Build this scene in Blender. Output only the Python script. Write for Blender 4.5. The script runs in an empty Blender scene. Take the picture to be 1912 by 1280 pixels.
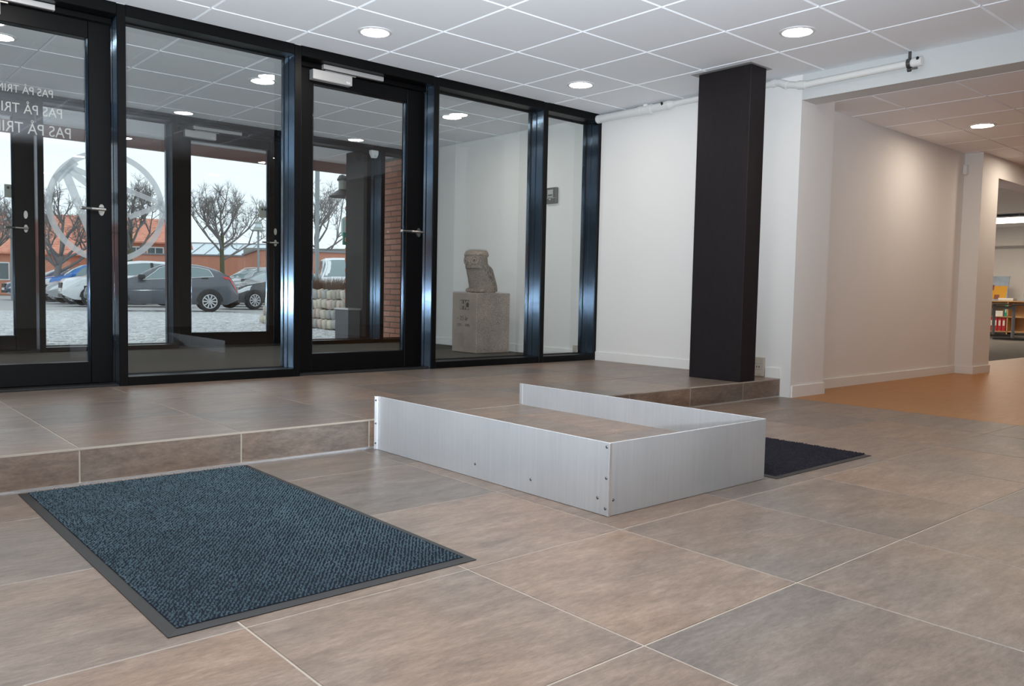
import bpy, bmesh, math, random
from mathutils import Vector, Matrix
S = bpy.context.scene
C = S.collection
random.seed(7)
PI = math.pi
# ------------------------------------------------------------------ camera
cam_d = bpy.data.cameras.new('camera')
cam = bpy.data.objects.new('camera', cam_d)
C.objects.link(cam)
R_ = Vector((0.75286299, -0.65786331, 0.0203268))
U_ = Vector((0.02500755, 0.05945268, 0.99791783))
F_ = Vector((0.65770201, 0.75078708, -0.06121127))
cam.matrix_world = Matrix(((R_.x, U_.x, -F_.x, -5.44188), (R_.y, U_.y, -F_.y, -5.06498),
                           (R_.z, U_.z, -F_.z, 0.72219), (0, 0, 0, 1)))
cam_d.sensor_width = 36.0
cam_d.lens = 1533.96 * 36.0 / 1912.0
cam_d.clip_start = 0.05
cam_d.clip_end = 600
S.camera = cam
# ------------------------------------------------------------------ light and exposure
S.view_settings.view_transform = 'Standard'
S.view_settings.look = 'None'
S.view_settings.gamma = 1.0
S.view_settings.use_curve_mapping = False
S.view_settings.exposure = 0.0
S.cycles.transparent_max_bounces = 40
S.cycles.max_bounces = 10
S.cycles.diffuse_bounces = 5
S.cycles.sample_clamp_indirect = 6.0
W = bpy.data.worlds.new('overcast_sky')
S.world = W
W.use_nodes = True
nt = W.node_tree
nt.nodes.clear()
wo = nt.nodes.new('ShaderNodeOutputWorld')
bg = nt.nodes.new('ShaderNodeBackground')
bg.inputs[0].default_value = (0.82, 0.91, 1.0, 1)
bg.inputs[1].default_value = 1.5
nt.links.new(bg.outputs[0], wo.inputs[0])
LAMP_STRENGTH = 84.0
LAMP_COL = (1.0, 0.93, 0.84, 1)
# the photographer's small flash, next to the lens
fl = bpy.data.lights.new('camera_flash', 'SPOT')
fl.energy = 1700.0
fl.color = (0.82, 0.91, 1.0)
fl.shadow_soft_size = 0.04
fl.spot_size = math.radians(112)
fl.spot_blend = 1.0
flo = bpy.data.objects.new('camera_flash', fl)
flo.location = (-5.47, -5.10, 0.60)
flo.rotation_euler = (Vector((.54, .842, .80))).to_track_quat('-Z', 'Y').to_euler()
C.objects.link(flo)

# ------------------------------------------------------------------ helpers
class B:
    """collects verts and faces of one mesh (world coordinates unless said otherwise)"""
    def __init__(s):
        s.v = []; s.f = []; s.sm = False
    def add(s, vs, fs):
        n = len(s.v); s.v += [tuple(p) for p in vs]; s.f += [tuple(i + n for i in f) for f in fs]; return s
    def box(s, x0, x1, y0, y1, z0, z1):
        return s.add([(x0,y0,z0),(x1,y0,z0),(x1,y1,z0),(x0,y1,z0),(x0,y0,z1),(x1,y0,z1),(x1,y1,z1),(x0,y1,z1)],
                     [(0,3,2,1),(4,5,6,7),(0,1,5,4),(1,2,6,5),(2,3,7,6),(3,0,4,7)])
    def cbox(s, x0, x1, y0, y1, z0, z1, c=.004):
        """box with all edges chamfered"""
        vs = []; idx = {}
        for ix, X in enumerate((x0, x1)):
            for iy, Y in enumerate((y0, y1)):
                for iz, Z in enumerate((z0, z1)):
                    sx, sy, sz = (1 if ix == 0 else -1), (1 if iy == 0 else -1), (1 if iz == 0 else -1)
                    for a in range(3):
                        idx[ix,iy,iz,a] = len(vs)
                        vs.append((X + sx*c*(a != 0), Y + sy*c*(a != 1), Z + sz*c*(a != 2)))
        fs = []
        for i in (0, 1):
            q = [(i,0,0,0),(i,1,0,0),(i,1,1,0),(i,0,1,0)]; fs.append([idx[k] for k in (q if i else q[::-1])])
            q = [(0,i,0,1),(0,i,1,1),(1,i,1,1),(1,i,0,1)]; fs.append([idx[k] for k in (q if i else q[::-1])])
            q = [(0,0,i,2),(1,0,i,2),(1,1,i,2),(0,1,i,2)]; fs.append([idx[k] for k in (q if i else q[::-1])])
        for i in (0, 1):
            for j in (0, 1):
                fs.append([idx[i,j,0,0], idx[i,j,1,0], idx[i,j,1,1], idx[i,j,0,1]])
                fs.append([idx[i,0,j,0], idx[i,1,j,0], idx[i,1,j,2], idx[i,0,j,2]])
                fs.append([idx[0,i,j,1], idx[1,i,j,1], idx[1,i,j,2], idx[0,i,j,2]])
                for k in (0, 1): fs.append([idx[i,j,k,0], idx[i,j,k,1], idx[i,j,k,2]]) if j == 0 or True else 0
        return s.add(vs, fs)
    def quad(s, a, b, c, d): return s.add([a, b, c, d], [(0,1,2,3)])
    def tube(s, p0, p1, r0, r1=None, n=10, caps=True):
        r1 = r0 if r1 is None else r1
        p0, p1 = Vector(p0), Vector(p1); d = (p1-p0).normalized()
        u = d.orthogonal().normalized(); w = d.cross(u)
        vs = []
        for P, r in ((p0, r0), (p1, r1)):
            for k in range(n):
                a = 2*PI*k/n; vs.append(P + u*(r*math.cos(a)) + w*(r*math.sin(a)))
        fs = [(k, (k+1) % n, n+(k+1) % n, n+k) for k in range(n)]
        if caps: fs += [tuple(range(n))[::-1], tuple(range(n, 2*n))]
        return s.add(vs, fs)
    def path(s, pts, r, n=10):
        for a, b in zip(pts, pts[1:]): s.tube(a, b, r, n=n)
        return s
    def lathe(s, prof, o, ax='z', n=24):
        """prof: (radius, height) list, spun round axis through o"""
        vs = []; m = len(prof)
        for k in range(n):
            a = 2*PI*k/n; c_, s_ = math.cos(a), math.sin(a)
            for r, h in prof:
                p = {'z': (r*c_, r*s_, h), 'y': (r*c_, h, r*s_), 'x': (h, r*c_, r*s_)}[ax]
                vs.append((o[0]+p[0], o[1]+p[1], o[2]+p[2]))
        fs = []
        for k in range(n):
            k2 = (k+1) % n
            for i in range(m-1):
                fs.append((k*m+i, k2*m+i, k2*m+i+1, k*m+i+1))
        s.add(vs, fs); return s
    def prism(s, poly, ax, a0, a1):
        """poly: 2D points (the other two axes in order), extruded along ax"""
        def P(p, a): return {'x': (a, p[0], p[1]), 'y': (p[0], a, p[1]), 'z': (p[0], p[1], a)}[ax]
        n = len(poly)
        return s.add([P(p, a0) for p in poly] + [P(p, a1) for p in poly],
                     [tuple(range(n))[::-1], tuple(range(n, 2*n))] + [(k, (k+1) % n, n+(k+1) % n, n+k) for k in range(n)])
    def smooth(s): s.sm = True; return s

ORG = {}
def finish(me):
    bm = bmesh.new(); bm.from_mesh(me)
    bmesh.ops.recalc_face_normals(bm, faces=bm.faces)
    bm.to_mesh(me); bm.free()
def mesh_of(name, b, org, recalc=True):
    me = bpy.data.meshes.new(name)
    me.from_pydata([(v[0]-org[0], v[1]-org[1], v[2]-org[2]) for v in b.v], [], b.f)
    if recalc: finish(me)
    if b.sm:
        me.polygons.foreach_set('use_smooth', [True]*len(me.polygons))
        try: me.set_sharp_from_angle(angle=math.radians(40))
        except Exception: pass
    return me
def base_of(b):
    xs, ys, zs = zip(*b.v)
    return Vector(((min(xs)+max(xs))/2, (min(ys)+max(ys))/2, min(zs)))
def obj(name, b, m, parent=None, local=False, recalc=True):
    """one mesh object; with local=True the mesh is already in the parent's own coordinates"""
    if local: org = Vector((0, 0, 0))
    else: org = base_of(b)
    me = mesh_of(name, b, org, recalc)
    o = bpy.data.objects.new(name, me)
    me.materials.append(m)
    C.objects.link(o)
    ORG[o.name] = org
    if parent is not None:
        o.parent = parent
        o.location = (0, 0, 0) if local else org - ORG[parent.name]
    else:
        o.location = org
    return o
def tag(o, label=None, cat=None, group=None, kind=None):
    if label: o['label'] = label
    if cat: o['category'] = cat
    if group: o['group'] = group
    if kind: o['kind'] = kind
    return o
def empty(name, loc, rz=0, label=None, cat=None, group=None, kind=None):
    o = bpy.data.objects.new(name, None); C.objects.link(o)
    o.empty_display_size = .1
    o.location = loc; o.rotation_euler = (0, 0, rz); ORG[o.name] = Vector(loc)
    return tag(o, label, cat, group, kind)
def dup(o, parent=None, loc=None, rz=None):
    c = o.copy(); C.objects.link(c)
    if parent is not None: c.parent = parent
    if loc is not None: c.location = loc; ORG[c.name] = Vector(loc)
    if rz is not None: c.rotation_euler[2] = rz
    for ch in list(o.children): dup(ch, c)
    return c
def struct(name, b, m, parent=None):
    o = obj(name, b, m, parent)
    if parent is None: o['kind'] = 'structure'
    return o
def text(name, body, size, mat, parent, loc, rot, align='LEFT', ext=.0006, fat=0, sx=1):
    cu = bpy.data.curves.new(name, 'FONT'); cu.body = body; cu.size = size; cu.extrude = ext; cu.offset = fat
    cu.align_x = align
    cu.materials.append(mat)
    tmp = bpy.data.objects.new(name, cu); C.objects.link(tmp)
    me = bpy.data.meshes.new_from_object(tmp.evaluated_get(bpy.context.evaluated_depsgraph_get()))
    bpy.data.objects.remove(tmp); bpy.data.curves.remove(cu)
    o = bpy.data.objects.new(name, me); C.objects.link(o)
    if not me.materials: me.materials.append(mat)
    o.parent = parent
    o.location = Vector(loc) - ORG[parent.name]
    o.rotation_euler = rot; o.scale = (sx, 1, 1)
    return o

# ------------------------------------------------------------------ materials
def newmat(name):
    m = bpy.data.materials.new(name); m.use_nodes = True
    t = m.node_tree; t.nodes.clear()
    out = t.nodes.new('ShaderNodeOutputMaterial')
    return m, t, out
def N(t, typ, **kw):
    n = t.nodes.new(typ)
    for k, v in kw.items():
        if k.startswith('i_'):
            key = k[2:]
            key = int(key) if key.isdigit() else key.replace('_', ' ')
            n.inputs[key].default_value = v
        else: setattr(n, k, v)
    return n
def rgba(c): return (c[0], c[1], c[2], 1)
def plain(name, col, rough=.6, metal=0, spec=.5, noise=0, nscale=30, bump=0, bscale=200, stretch=None):
    m, t, out = newmat(name)
    p = N(t, 'ShaderNodeBsdfPrincipled')
    p.inputs['Base Color'].default_value = rgba(col)
    p.inputs['Roughness'].default_value = rough
    p.inputs['Metallic'].default_value = metal
    p.inputs['Specular IOR Level'].default_value = spec
    t.links.new(p.outputs[0], out.inputs[0])
    if noise or bump:
        tc = N(t, 'ShaderNodeTexCoord')
        mp = N(t, 'ShaderNodeMapping')
        if stretch: mp.inputs['Scale'].default_value = stretch
        t.links.new(tc.outputs['Object'], mp.inputs[0])
    if noise:
        nz = N(t, 'ShaderNodeTexNoise', i_Scale=nscale, i_Detail=5.0)
        t.links.new(mp.outputs[0], nz.inputs['Vector'])
        mx = N(t, 'ShaderNodeMix', data_type='RGBA')
        mx.inputs[6].default_value = rgba([c*(1-noise) for c in col])
        mx.inputs[7].default_value = rgba([min(1, c*(1+noise)) for c in col])
        t.links.new(nz.outputs['Fac'], mx.inputs[0])
        t.links.new(mx.outputs[2], p.inputs['Base Color'])
    if bump:
        nb = N(t, 'ShaderNodeTexNoise', i_Scale=bscale, i_Detail=3.0)
        t.links.new(mp.outputs[0], nb.inputs['Vector'])
        bp = N(t, 'ShaderNodeBump', i_Strength=bump, i_Distance=.002)
        t.links.new(nb.outputs['Fac'], bp.inputs['Height'])
        t.links.new(bp.outputs[0], p.inputs['Normal'])
    return m
def emit(name, col, s):
    m, t, out = newmat(name)
    e = N(t, 'ShaderNodeEmission'); e.inputs[0].default_value = rgba(col); e.inputs[1].default_value = s
    t.links.new(e.outputs[0], out.inputs[0]); return m
def glassmat(name, tint=(.962, .976, .970), ior=1.75, film=0, fcol=(.8, .85, .87)):
    m, t, out = newmat(name)
    tr = N(t, 'ShaderNodeBsdfTransparent'); tr.inputs[0].default_value = rgba(tint)
    gl = N(t, 'ShaderNodeBsdfGlossy'); gl.inputs['Roughness'].default_value = 0.0
    fr = N(t, 'ShaderNodeFresnel'); fr.inputs['IOR'].default_value = ior
    mx = N(t, 'ShaderNodeMixShader')
    # reflect on the outward face only, so one pane gives one reflection per side
    gm = N(t, 'ShaderNodeNewGeometry'); iv = N(t, 'ShaderNodeMath', operation='SUBTRACT'); iv.inputs[0].default_value = 1
    t.links.new(gm.outputs['Backfacing'], iv.inputs[1])
    ml = N(t, 'ShaderNodeMath', operation='MULTIPLY'); t.links.new(fr.outputs[0], ml.inputs[0]); t.links.new(iv.outputs[0], ml.inputs[1])
    t.links.new(ml.outputs[0], mx.inputs[0]); t.links.new(tr.outputs[0], mx.inputs[1]); t.links.new(gl.outputs[0], mx.inputs[2])
    t.links.new(mx.outputs[0], out.inputs[0])
    return m
def frosted(name, col, clear):
    m, t, out = newmat(name)
    d = N(t, 'ShaderNodeBsdfDiffuse'); d.inputs[0].default_value = rgba(col)
    l = N(t, 'ShaderNodeBsdfTranslucent'); l.inputs[0].default_value = rgba(col)
    tr = N(t, 'ShaderNodeBsdfTransparent'); tr.inputs[0].default_value = (.9, .93, .94, 1)
    a = N(t, 'ShaderNodeMixShader'); a.inputs[0].default_value = .68
    b = N(t, 'ShaderNodeMixShader'); b.inputs[0].default_value = clear
    t.links.new(d.outputs[0], a.inputs[1]); t.links.new(l.outputs[0], a.inputs[2])
    t.links.new(a.outputs[0], b.inputs[1]); t.links.new(tr.outputs[0], b.inputs[2])
    t.links.new(b.outputs[0], out.inputs[0]); return m
def anodised(name, axis, col=(.088, .130, .180), rough=.125):
    """dark anodised extrusion with microscopic flutes drawn along axis"""
    m, t, out = newmat(name)
    p = N(t, 'ShaderNodeBsdfPrincipled')
    p.inputs['Base Color'].default_value = rgba(col)
    p.inputs['Metallic'].default_value = 1.0
    p.inputs['Roughness'].default_value = rough
    g = N(t, 'ShaderNodeNewGeometry')
    cr = N(t, 'ShaderNodeVectorMath', operation='CROSS_PRODUCT')
    t.links.new(g.outputs['Normal'], cr.inputs[0]); cr.inputs[1].default_value = axis
    dt = N(t, 'ShaderNodeVectorMath', operation='DOT_PRODUCT')
    t.links.new(cr.outputs[0], dt.inputs[0]); t.links.new(g.outputs['Position'], dt.inputs[1])
    fq = N(t, 'ShaderNodeMath', operation='MULTIPLY'); fq.inputs[1].default_value = 5200.0
    t.links.new(dt.outputs['Value'], fq.inputs[0])
    sn = N(t, 'ShaderNodeMath', operation='SINE'); t.links.new(fq.outputs[0], sn.inputs[0])
    am = N(t, 'ShaderNodeMath', operation='MULTIPLY'); am.inputs[1].default_value = 2.2
    t.links.new(sn.outputs[0], am.inputs[0])
    sc = N(t, 'ShaderNodeVectorMath', operation='SCALE')
    t.links.new(cr.outputs[0], sc.inputs[0]); t.links.new(am.outputs[0], sc.inputs['Scale'])
    ad = N(t, 'ShaderNodeVectorMath', operation='ADD')
    t.links.new(g.outputs['Normal'], ad.inputs[0]); t.links.new(sc.outputs[0], ad.inputs[1])
    nm = N(t, 'ShaderNodeVectorMath', operation='NORMALIZE'); t.links.new(ad.outputs[0], nm.inputs[0])
    t.links.new(nm.outputs[0], p.inputs['Normal'])
    t.links.new(p.outputs[0], out.inputs[0])
    return m
def tilemat(name, grain):
    """slate-look porcelain; each tile object gets its own shade"""
    m, t, out = newmat(name)
    p = N(t, 'ShaderNodeBsdfPrincipled', i_Roughness=.37)
    p.inputs['Specular IOR Level'].default_value = .5
    oi = N(t, 'ShaderNodeObjectInfo')
    tc = N(t, 'ShaderNodeNewGeometry')
    off = N(t, 'ShaderNodeVectorMath', operation='MULTIPLY_ADD')
    cmb = N(t, 'ShaderNodeCombineXYZ')
    for i in range(3): t.links.new(oi.outputs['Random'], cmb.inputs[i])
    off.inputs[1].default_value = (37, 53, 11)
    t.links.new(cmb.outputs[0], off.inputs[0]); t.links.new(tc.outputs['Position'], off.inputs[2])
    mp = N(t, 'ShaderNodeMapping'); mp.inputs['Rotation'].default_value = (0, 0, grain); mp.inputs['Scale'].default_value = (1.0, 3.4, 3)
    t.links.new(off.outputs[0], mp.inputs[0])
    n1 = N(t, 'ShaderNodeTexNoise', i_Scale=4.2, i_Detail=12.0, i_Roughness=.80)
    n1.inputs['Distortion'].default_value = .35
    t.links.new(mp.outputs[0], n1.inputs['Vector'])
    n2 = N(t, 'ShaderNodeTexNoise', i_Scale=1.6, i_Detail=3.0)
    t.links.new(off.outputs[0], n2.inputs['Vector'])
    r1 = N(t, 'ShaderNodeValToRGB')
    e = r1.color_ramp.elements
    e[0].position = .28; e[0].color = (.118, .091, .076, 1)
    e[1].position = .74; e[1].color = (.305, .240, .199, 1)
    x = r1.color_ramp.elements.new(.5); x.color = (.202, .155, .127, 1)
    t.links.new(n1.outputs['Fac'], r1.inputs[0])
    r2 = N(t, 'ShaderNodeValToRGB')
    e = r2.color_ramp.elements
    e[0].position = .35; e[0].color = (.90, .95, .99, 1)
    e[1].position = .68; e[1].color = (1.08, .98, .90, 1)
    t.links.new(n2.outputs['Fac'], r2.inputs[0])
    mu = N(t, 'ShaderNodeMix', data_type='RGBA', blend_type='MULTIPLY'); mu.inputs[0].default_value = 1
    t.links.new(r1.outputs[0], mu.inputs[6]); t.links.new(r2.outputs[0], mu.inputs[7])
    r3 = N(t, 'ShaderNodeValToRGB')
    e = r3.color_ramp.elements
    e[0].position = 0; e[0].color = (.80, .84, .86, 1)
    e[1].position = 1; e[1].color = (1.12, 1.06, 1.0, 1)
    t.links.new(oi.outputs['Random'], r3.inputs[0])
    m2 = N(t, 'ShaderNodeMix', data_type='RGBA', blend_type='MULTIPLY'); m2.inputs[0].default_value = 1
    t.links.new(mu.outputs[2], m2.inputs[6]); t.links.new(r3.outputs[0], m2.inputs[7])
    n4 = N(t, 'ShaderNodeTexNoise', i_Scale=26.0, i_Detail=8.0, i_Roughness=.75)
    t.links.new(mp.outputs[0], n4.inputs['Vector'])
    mr = N(t, 'ShaderNodeMapRange'); mr.inputs[1].default_value = .3; mr.inputs[2].default_value = .7; mr.inputs[3].default_value = .72; mr.inputs[4].default_value = 1.28
    t.links.new(n4.outputs['Fac'], mr.inputs[0])
    sc = N(t, 'ShaderNodeVectorMath', operation='SCALE')
    t.links.new(m2.outputs[2], sc.inputs[0]); t.links.new(mr.outputs[0], sc.inputs['Scale'])
    t.links.new(sc.outputs[0], p.inputs['Base Color'])
    n3 = N(t, 'ShaderNodeTexNoise', i_Scale=90.0, i_Detail=4.0)
    t.links.new(off.outputs[0], n3.inputs['Vector'])
    bp = N(t, 'ShaderNodeBump', i_Strength=.25, i_Distance=.002)
    t.links.new(n3.outputs['Fac'], bp.inputs['Height']); t.links.new(bp.outputs[0], p.inputs['Normal'])
    t.links.new(p.outputs[0], out.inputs[0])
    return m
def granite(name, a, b, c, scale=120, streak=None):
    m, t, out = newmat(name)
    p = N(t, 'ShaderNodeBsdfPrincipled', i_Roughness=.75)
    tc = N(t, 'ShaderNodeTexCoord')
    n1 = N(t, 'ShaderNodeTexNoise', i_Scale=scale, i_Detail=2.0)
    n2 = N(t, 'ShaderNodeTexNoise', i_Scale=5.0, i_Detail=4.0)
    t.links.new(tc.outputs['Object'], n2.inputs['Vector'])
    gmp = N(t, 'ShaderNodeMapping'); gmp.inputs['Scale'].default_value = streak or (1, 1, 1)
    t.links.new(tc.outputs['Object'], gmp.inputs[0]); t.links.new(gmp.outputs[0], n1.inputs['Vector'])
    r = N(t, 'ShaderNodeValToRGB'); e = r.color_ramp.elements
    e[0].position = .36; e[0].color = rgba(a); e[1].position = .62; e[1].color = rgba(c)
    x = r.color_ramp.elements.new(.5); x.color = rgba(b)
    t.links.new(n1.outputs['Fac'], r.inputs[0])
    mu = N(t, 'ShaderNodeMix', data_type='RGBA', blend_type='MULTIPLY'); mu.inputs[0].default_value = 1
    r2 = N(t, 'ShaderNodeValToRGB'); e = r2.color_ramp.elements
    e[0].position = .3; e[0].color = (.78, .78, .78, 1); e[1].position = .7; e[1].color = (1.1, 1.05, 1.02, 1)
    t.links.new(n2.outputs['Fac'], r2.inputs[0])
    t.links.new(r.outputs[0], mu.inputs[6]); t.links.new(r2.outputs[0], mu.inputs[7])
    t.links.new(mu.outputs[2], p.inputs['Base Color'])
    bp = N(t, 'ShaderNodeBump', i_Strength=.4, i_Distance=.002)
    t.links.new(n1.outputs['Fac'], bp.inputs['Height']); t.links.new(bp.outputs[0], p.inputs['Normal'])
    t.links.new(p.outputs[0], out.inputs[0]); return m
def varied(name, cols, rough=.8, nscale=25, noise=.18, bump=.3):
    """each object takes a colour of the list by its random number"""
    m, t, out = newmat(name)
    p = N(t, 'ShaderNodeBsdfPrincipled', i_Roughness=rough)
    oi = N(t, 'ShaderNodeObjectInfo'); r = N(t, 'ShaderNodeValToRGB')
    r.color_ramp.interpolation = 'CONSTANT'
    e = r.color_ramp.elements
    e[0].position = 0; e[0].color = rgba(cols[0]); e[1].position = 1/len(cols); e[1].color = rgba(cols[1])
    for i, c in enumerate(cols[2:]):
        x = e.new((i+2)/len(cols)); x.color = rgba(c)
    t.links.new(oi.outputs['Random'], r.inputs[0])
    g = N(t, 'ShaderNodeNewGeometry')
    nz = N(t, 'ShaderNodeTexNoise', i_Scale=nscale, i_Detail=5.0)
    t.links.new(g.outputs['Position'], nz.inputs['Vector'])
    mr = N(t, 'ShaderNodeMapRange'); mr.inputs[3].default_value = 1-noise; mr.inputs[4].default_value = 1+noise
    t.links.new(nz.outputs['Fac'], mr.inputs[0])
    sc = N(t, 'ShaderNodeVectorMath', operation='SCALE')
    t.links.new(r.outputs[0], sc.inputs[0]); t.links.new(mr.outputs[0], sc.inputs['Scale'])
    t.links.new(sc.outputs[0], p.inputs['Base Color'])
    bp = N(t, 'ShaderNodeBump', i_Strength=bump, i_Distance=.004)
    t.links.new(nz.outputs['Fac'], bp.inputs['Height']); t.links.new(bp.outputs[0], p.inputs['Normal'])
    t.links.new(p.outputs[0], out.inputs[0]); return m
def woodfloor(name):
    m, t, out = newmat(name)
    p = N(t, 'ShaderNodeBsdfPrincipled', i_Roughness=.38)
    g = N(t, 'ShaderNodeNewGeometry')
    mp = N(t, 'ShaderNodeMapping'); mp.inputs['Scale'].default_value = (1.2, 26, 1)
    t.links.new(g.outputs['Position'], mp.inputs[0])
    nz = N(t, 'ShaderNodeTexNoise', i_Scale=2.4, i_Detail=6.0, i_Roughness=.7)
    t.links.new(mp.outputs[0], nz.inputs['Vector'])
    r = N(t, 'ShaderNodeValToRGB'); e = r.color_ramp.elements
    e[0].position = .3; e[0].color = (.285, .108, .015, 1); e[1].position = .72; e[1].color = (.44, .185, .034, 1)
    t.links.new(nz.outputs['Fac'], r.inputs[0]); t.links.new(r.outputs[0], p.inputs['Base Color'])
    t.links.new(p.outputs[0], out.inputs[0]); return m
def alu(name):
    m, t, out = newmat(name)
    p = N(t, 'ShaderNodeBsdfPrincipled'); p.inputs['Metallic'].default_value = .6
    tc = N(t, 'ShaderNodeNewGeometry')
    mp = N(t, 'ShaderNodeMapping'); mp.inputs['Scale'].default_value = (60, 60, 1.6)
    t.links.new(tc.outputs['Position'], mp.inputs[0])
    n1 = N(t, 'ShaderNodeTexNoise', i_Scale=1.6, i_Detail=6.0, i_Roughness=.7)
    t.links.new(mp.outputs[0], n1.inputs['Vector'])
    n2 = N(t, 'ShaderNodeTexNoise', i_Scale=3.5, i_Detail=4.0)
    t.links.new(tc.outputs['Position'], n2.inputs['Vector'])
    a = N(t, 'ShaderNodeMath', operation='ADD')
    t.links.new(n1.outputs['Fac'], a.inputs[0]); t.links.new(n2.outputs['Fac'], a.inputs[1])
    r = N(t, 'ShaderNodeValToRGB'); e = r.color_ramp.elements
    e[0].position = .7; e[0].color = (.56, .58, .60, 1); e[1].position = 1.3; e[1].color = (.70, .715, .73, 1)
    h = N(t, 'ShaderNodeMath', operation='MULTIPLY'); h.inputs[1].default_value = 1.0
    t.links.new(a.outputs[0], h.inputs[0]); 
    mr = N(t, 'ShaderNodeMapRange'); mr.inputs[1].default_value = .6; mr.inputs[2].default_value = 1.4
    t.links.new(h.outputs[0], mr.inputs[0])
    e[0].position = 0; e[1].position = 1
    t.links.new(mr.outputs[0], r.inputs[0]); t.links.new(r.outputs[0], p.inputs['Base Color'])
    rr = N(t, 'ShaderNodeMapRange'); rr.inputs[3].default_value = .42; rr.inputs[4].default_value = .58
    t.links.new(n1.outputs['Fac'], rr.inputs[0]); t.links.new(rr.outputs[0], p.inputs['Roughness'])
    p.inputs['Anisotropic'].default_value = .5
    t.links.new(p.outputs[0], out.inputs[0]); return m
def rooftile(name):
    m, t, out = newmat(name)
    p = N(t, 'ShaderNodeBsdfPrincipled', i_Roughness=.8)
    tc = N(t, 'ShaderNodeTexCoord')
    wv = N(t, 'ShaderNodeTexWave', i_Scale=1.1); wv.bands_direction = 'Y'
    nz = N(t, 'ShaderNodeTexNoise', i_Scale=3.0, i_Detail=6.0)
    t.links.new(tc.outputs['Object'], wv.inputs['Vector']); t.links.new(tc.outputs['Object'], nz.inputs['Vector'])
    r = N(t, 'ShaderNodeValToRGB'); e = r.color_ramp.elements
    e[0].position = .3; e[0].color = (.58, .20, .125, 1); e[1].position = .7; e[1].color = (.76, .33, .225, 1)
    t.links.new(nz.outputs['Fac'], r.inputs[0]); t.links.new(r.outputs[0], p.inputs['Base Color'])
    bp = N(t, 'ShaderNodeBump', i_Strength=.5, i_Distance=.05)
    t.links.new(wv.outputs['Fac'], bp.inputs['Height']); t.links.new(bp.outputs[0], p.inputs['Normal'])
    t.links.new(p.outputs[0], out.inputs[0]); return m
def brickmat(name):
    """far brickwork, too small in the picture for single bricks"""
    m, t, out = newmat(name)
    p = N(t, 'ShaderNodeBsdfPrincipled', i_Roughness=.85)
    tc = N(t, 'ShaderNodeTexCoord')
    nz = N(t, 'ShaderNodeTexNoise', i_Scale=18.0, i_Detail=4.0)
    t.links.new(tc.outputs['Object'], nz.inputs['Vector'])
    r = N(t, 'ShaderNodeValToRGB'); e = r.color_ramp.elements
    e[0].position = .3; e[0].color = (.52, .21, .135, 1); e[1].position = .7; e[1].color = (.66, .30, .20, 1)
    t.links.new(nz.outputs['Fac'], r.inputs[0]); t.links.new(r.outputs[0], p.inputs['Base Color'])
    t.links.new(p.outputs[0], out.inputs[0]); return m
def carpaint(name, col, rough=.3):
    m = plain(name, col, rough, 0, .5)
    p = [n for n in m.node_tree.nodes if n.type == 'BSDF_PRINCIPLED'][0]
    p.inputs['Coat Weight'].default_value = .8; p.inputs['Coat Roughness'].default_value = .08
    return m

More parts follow.
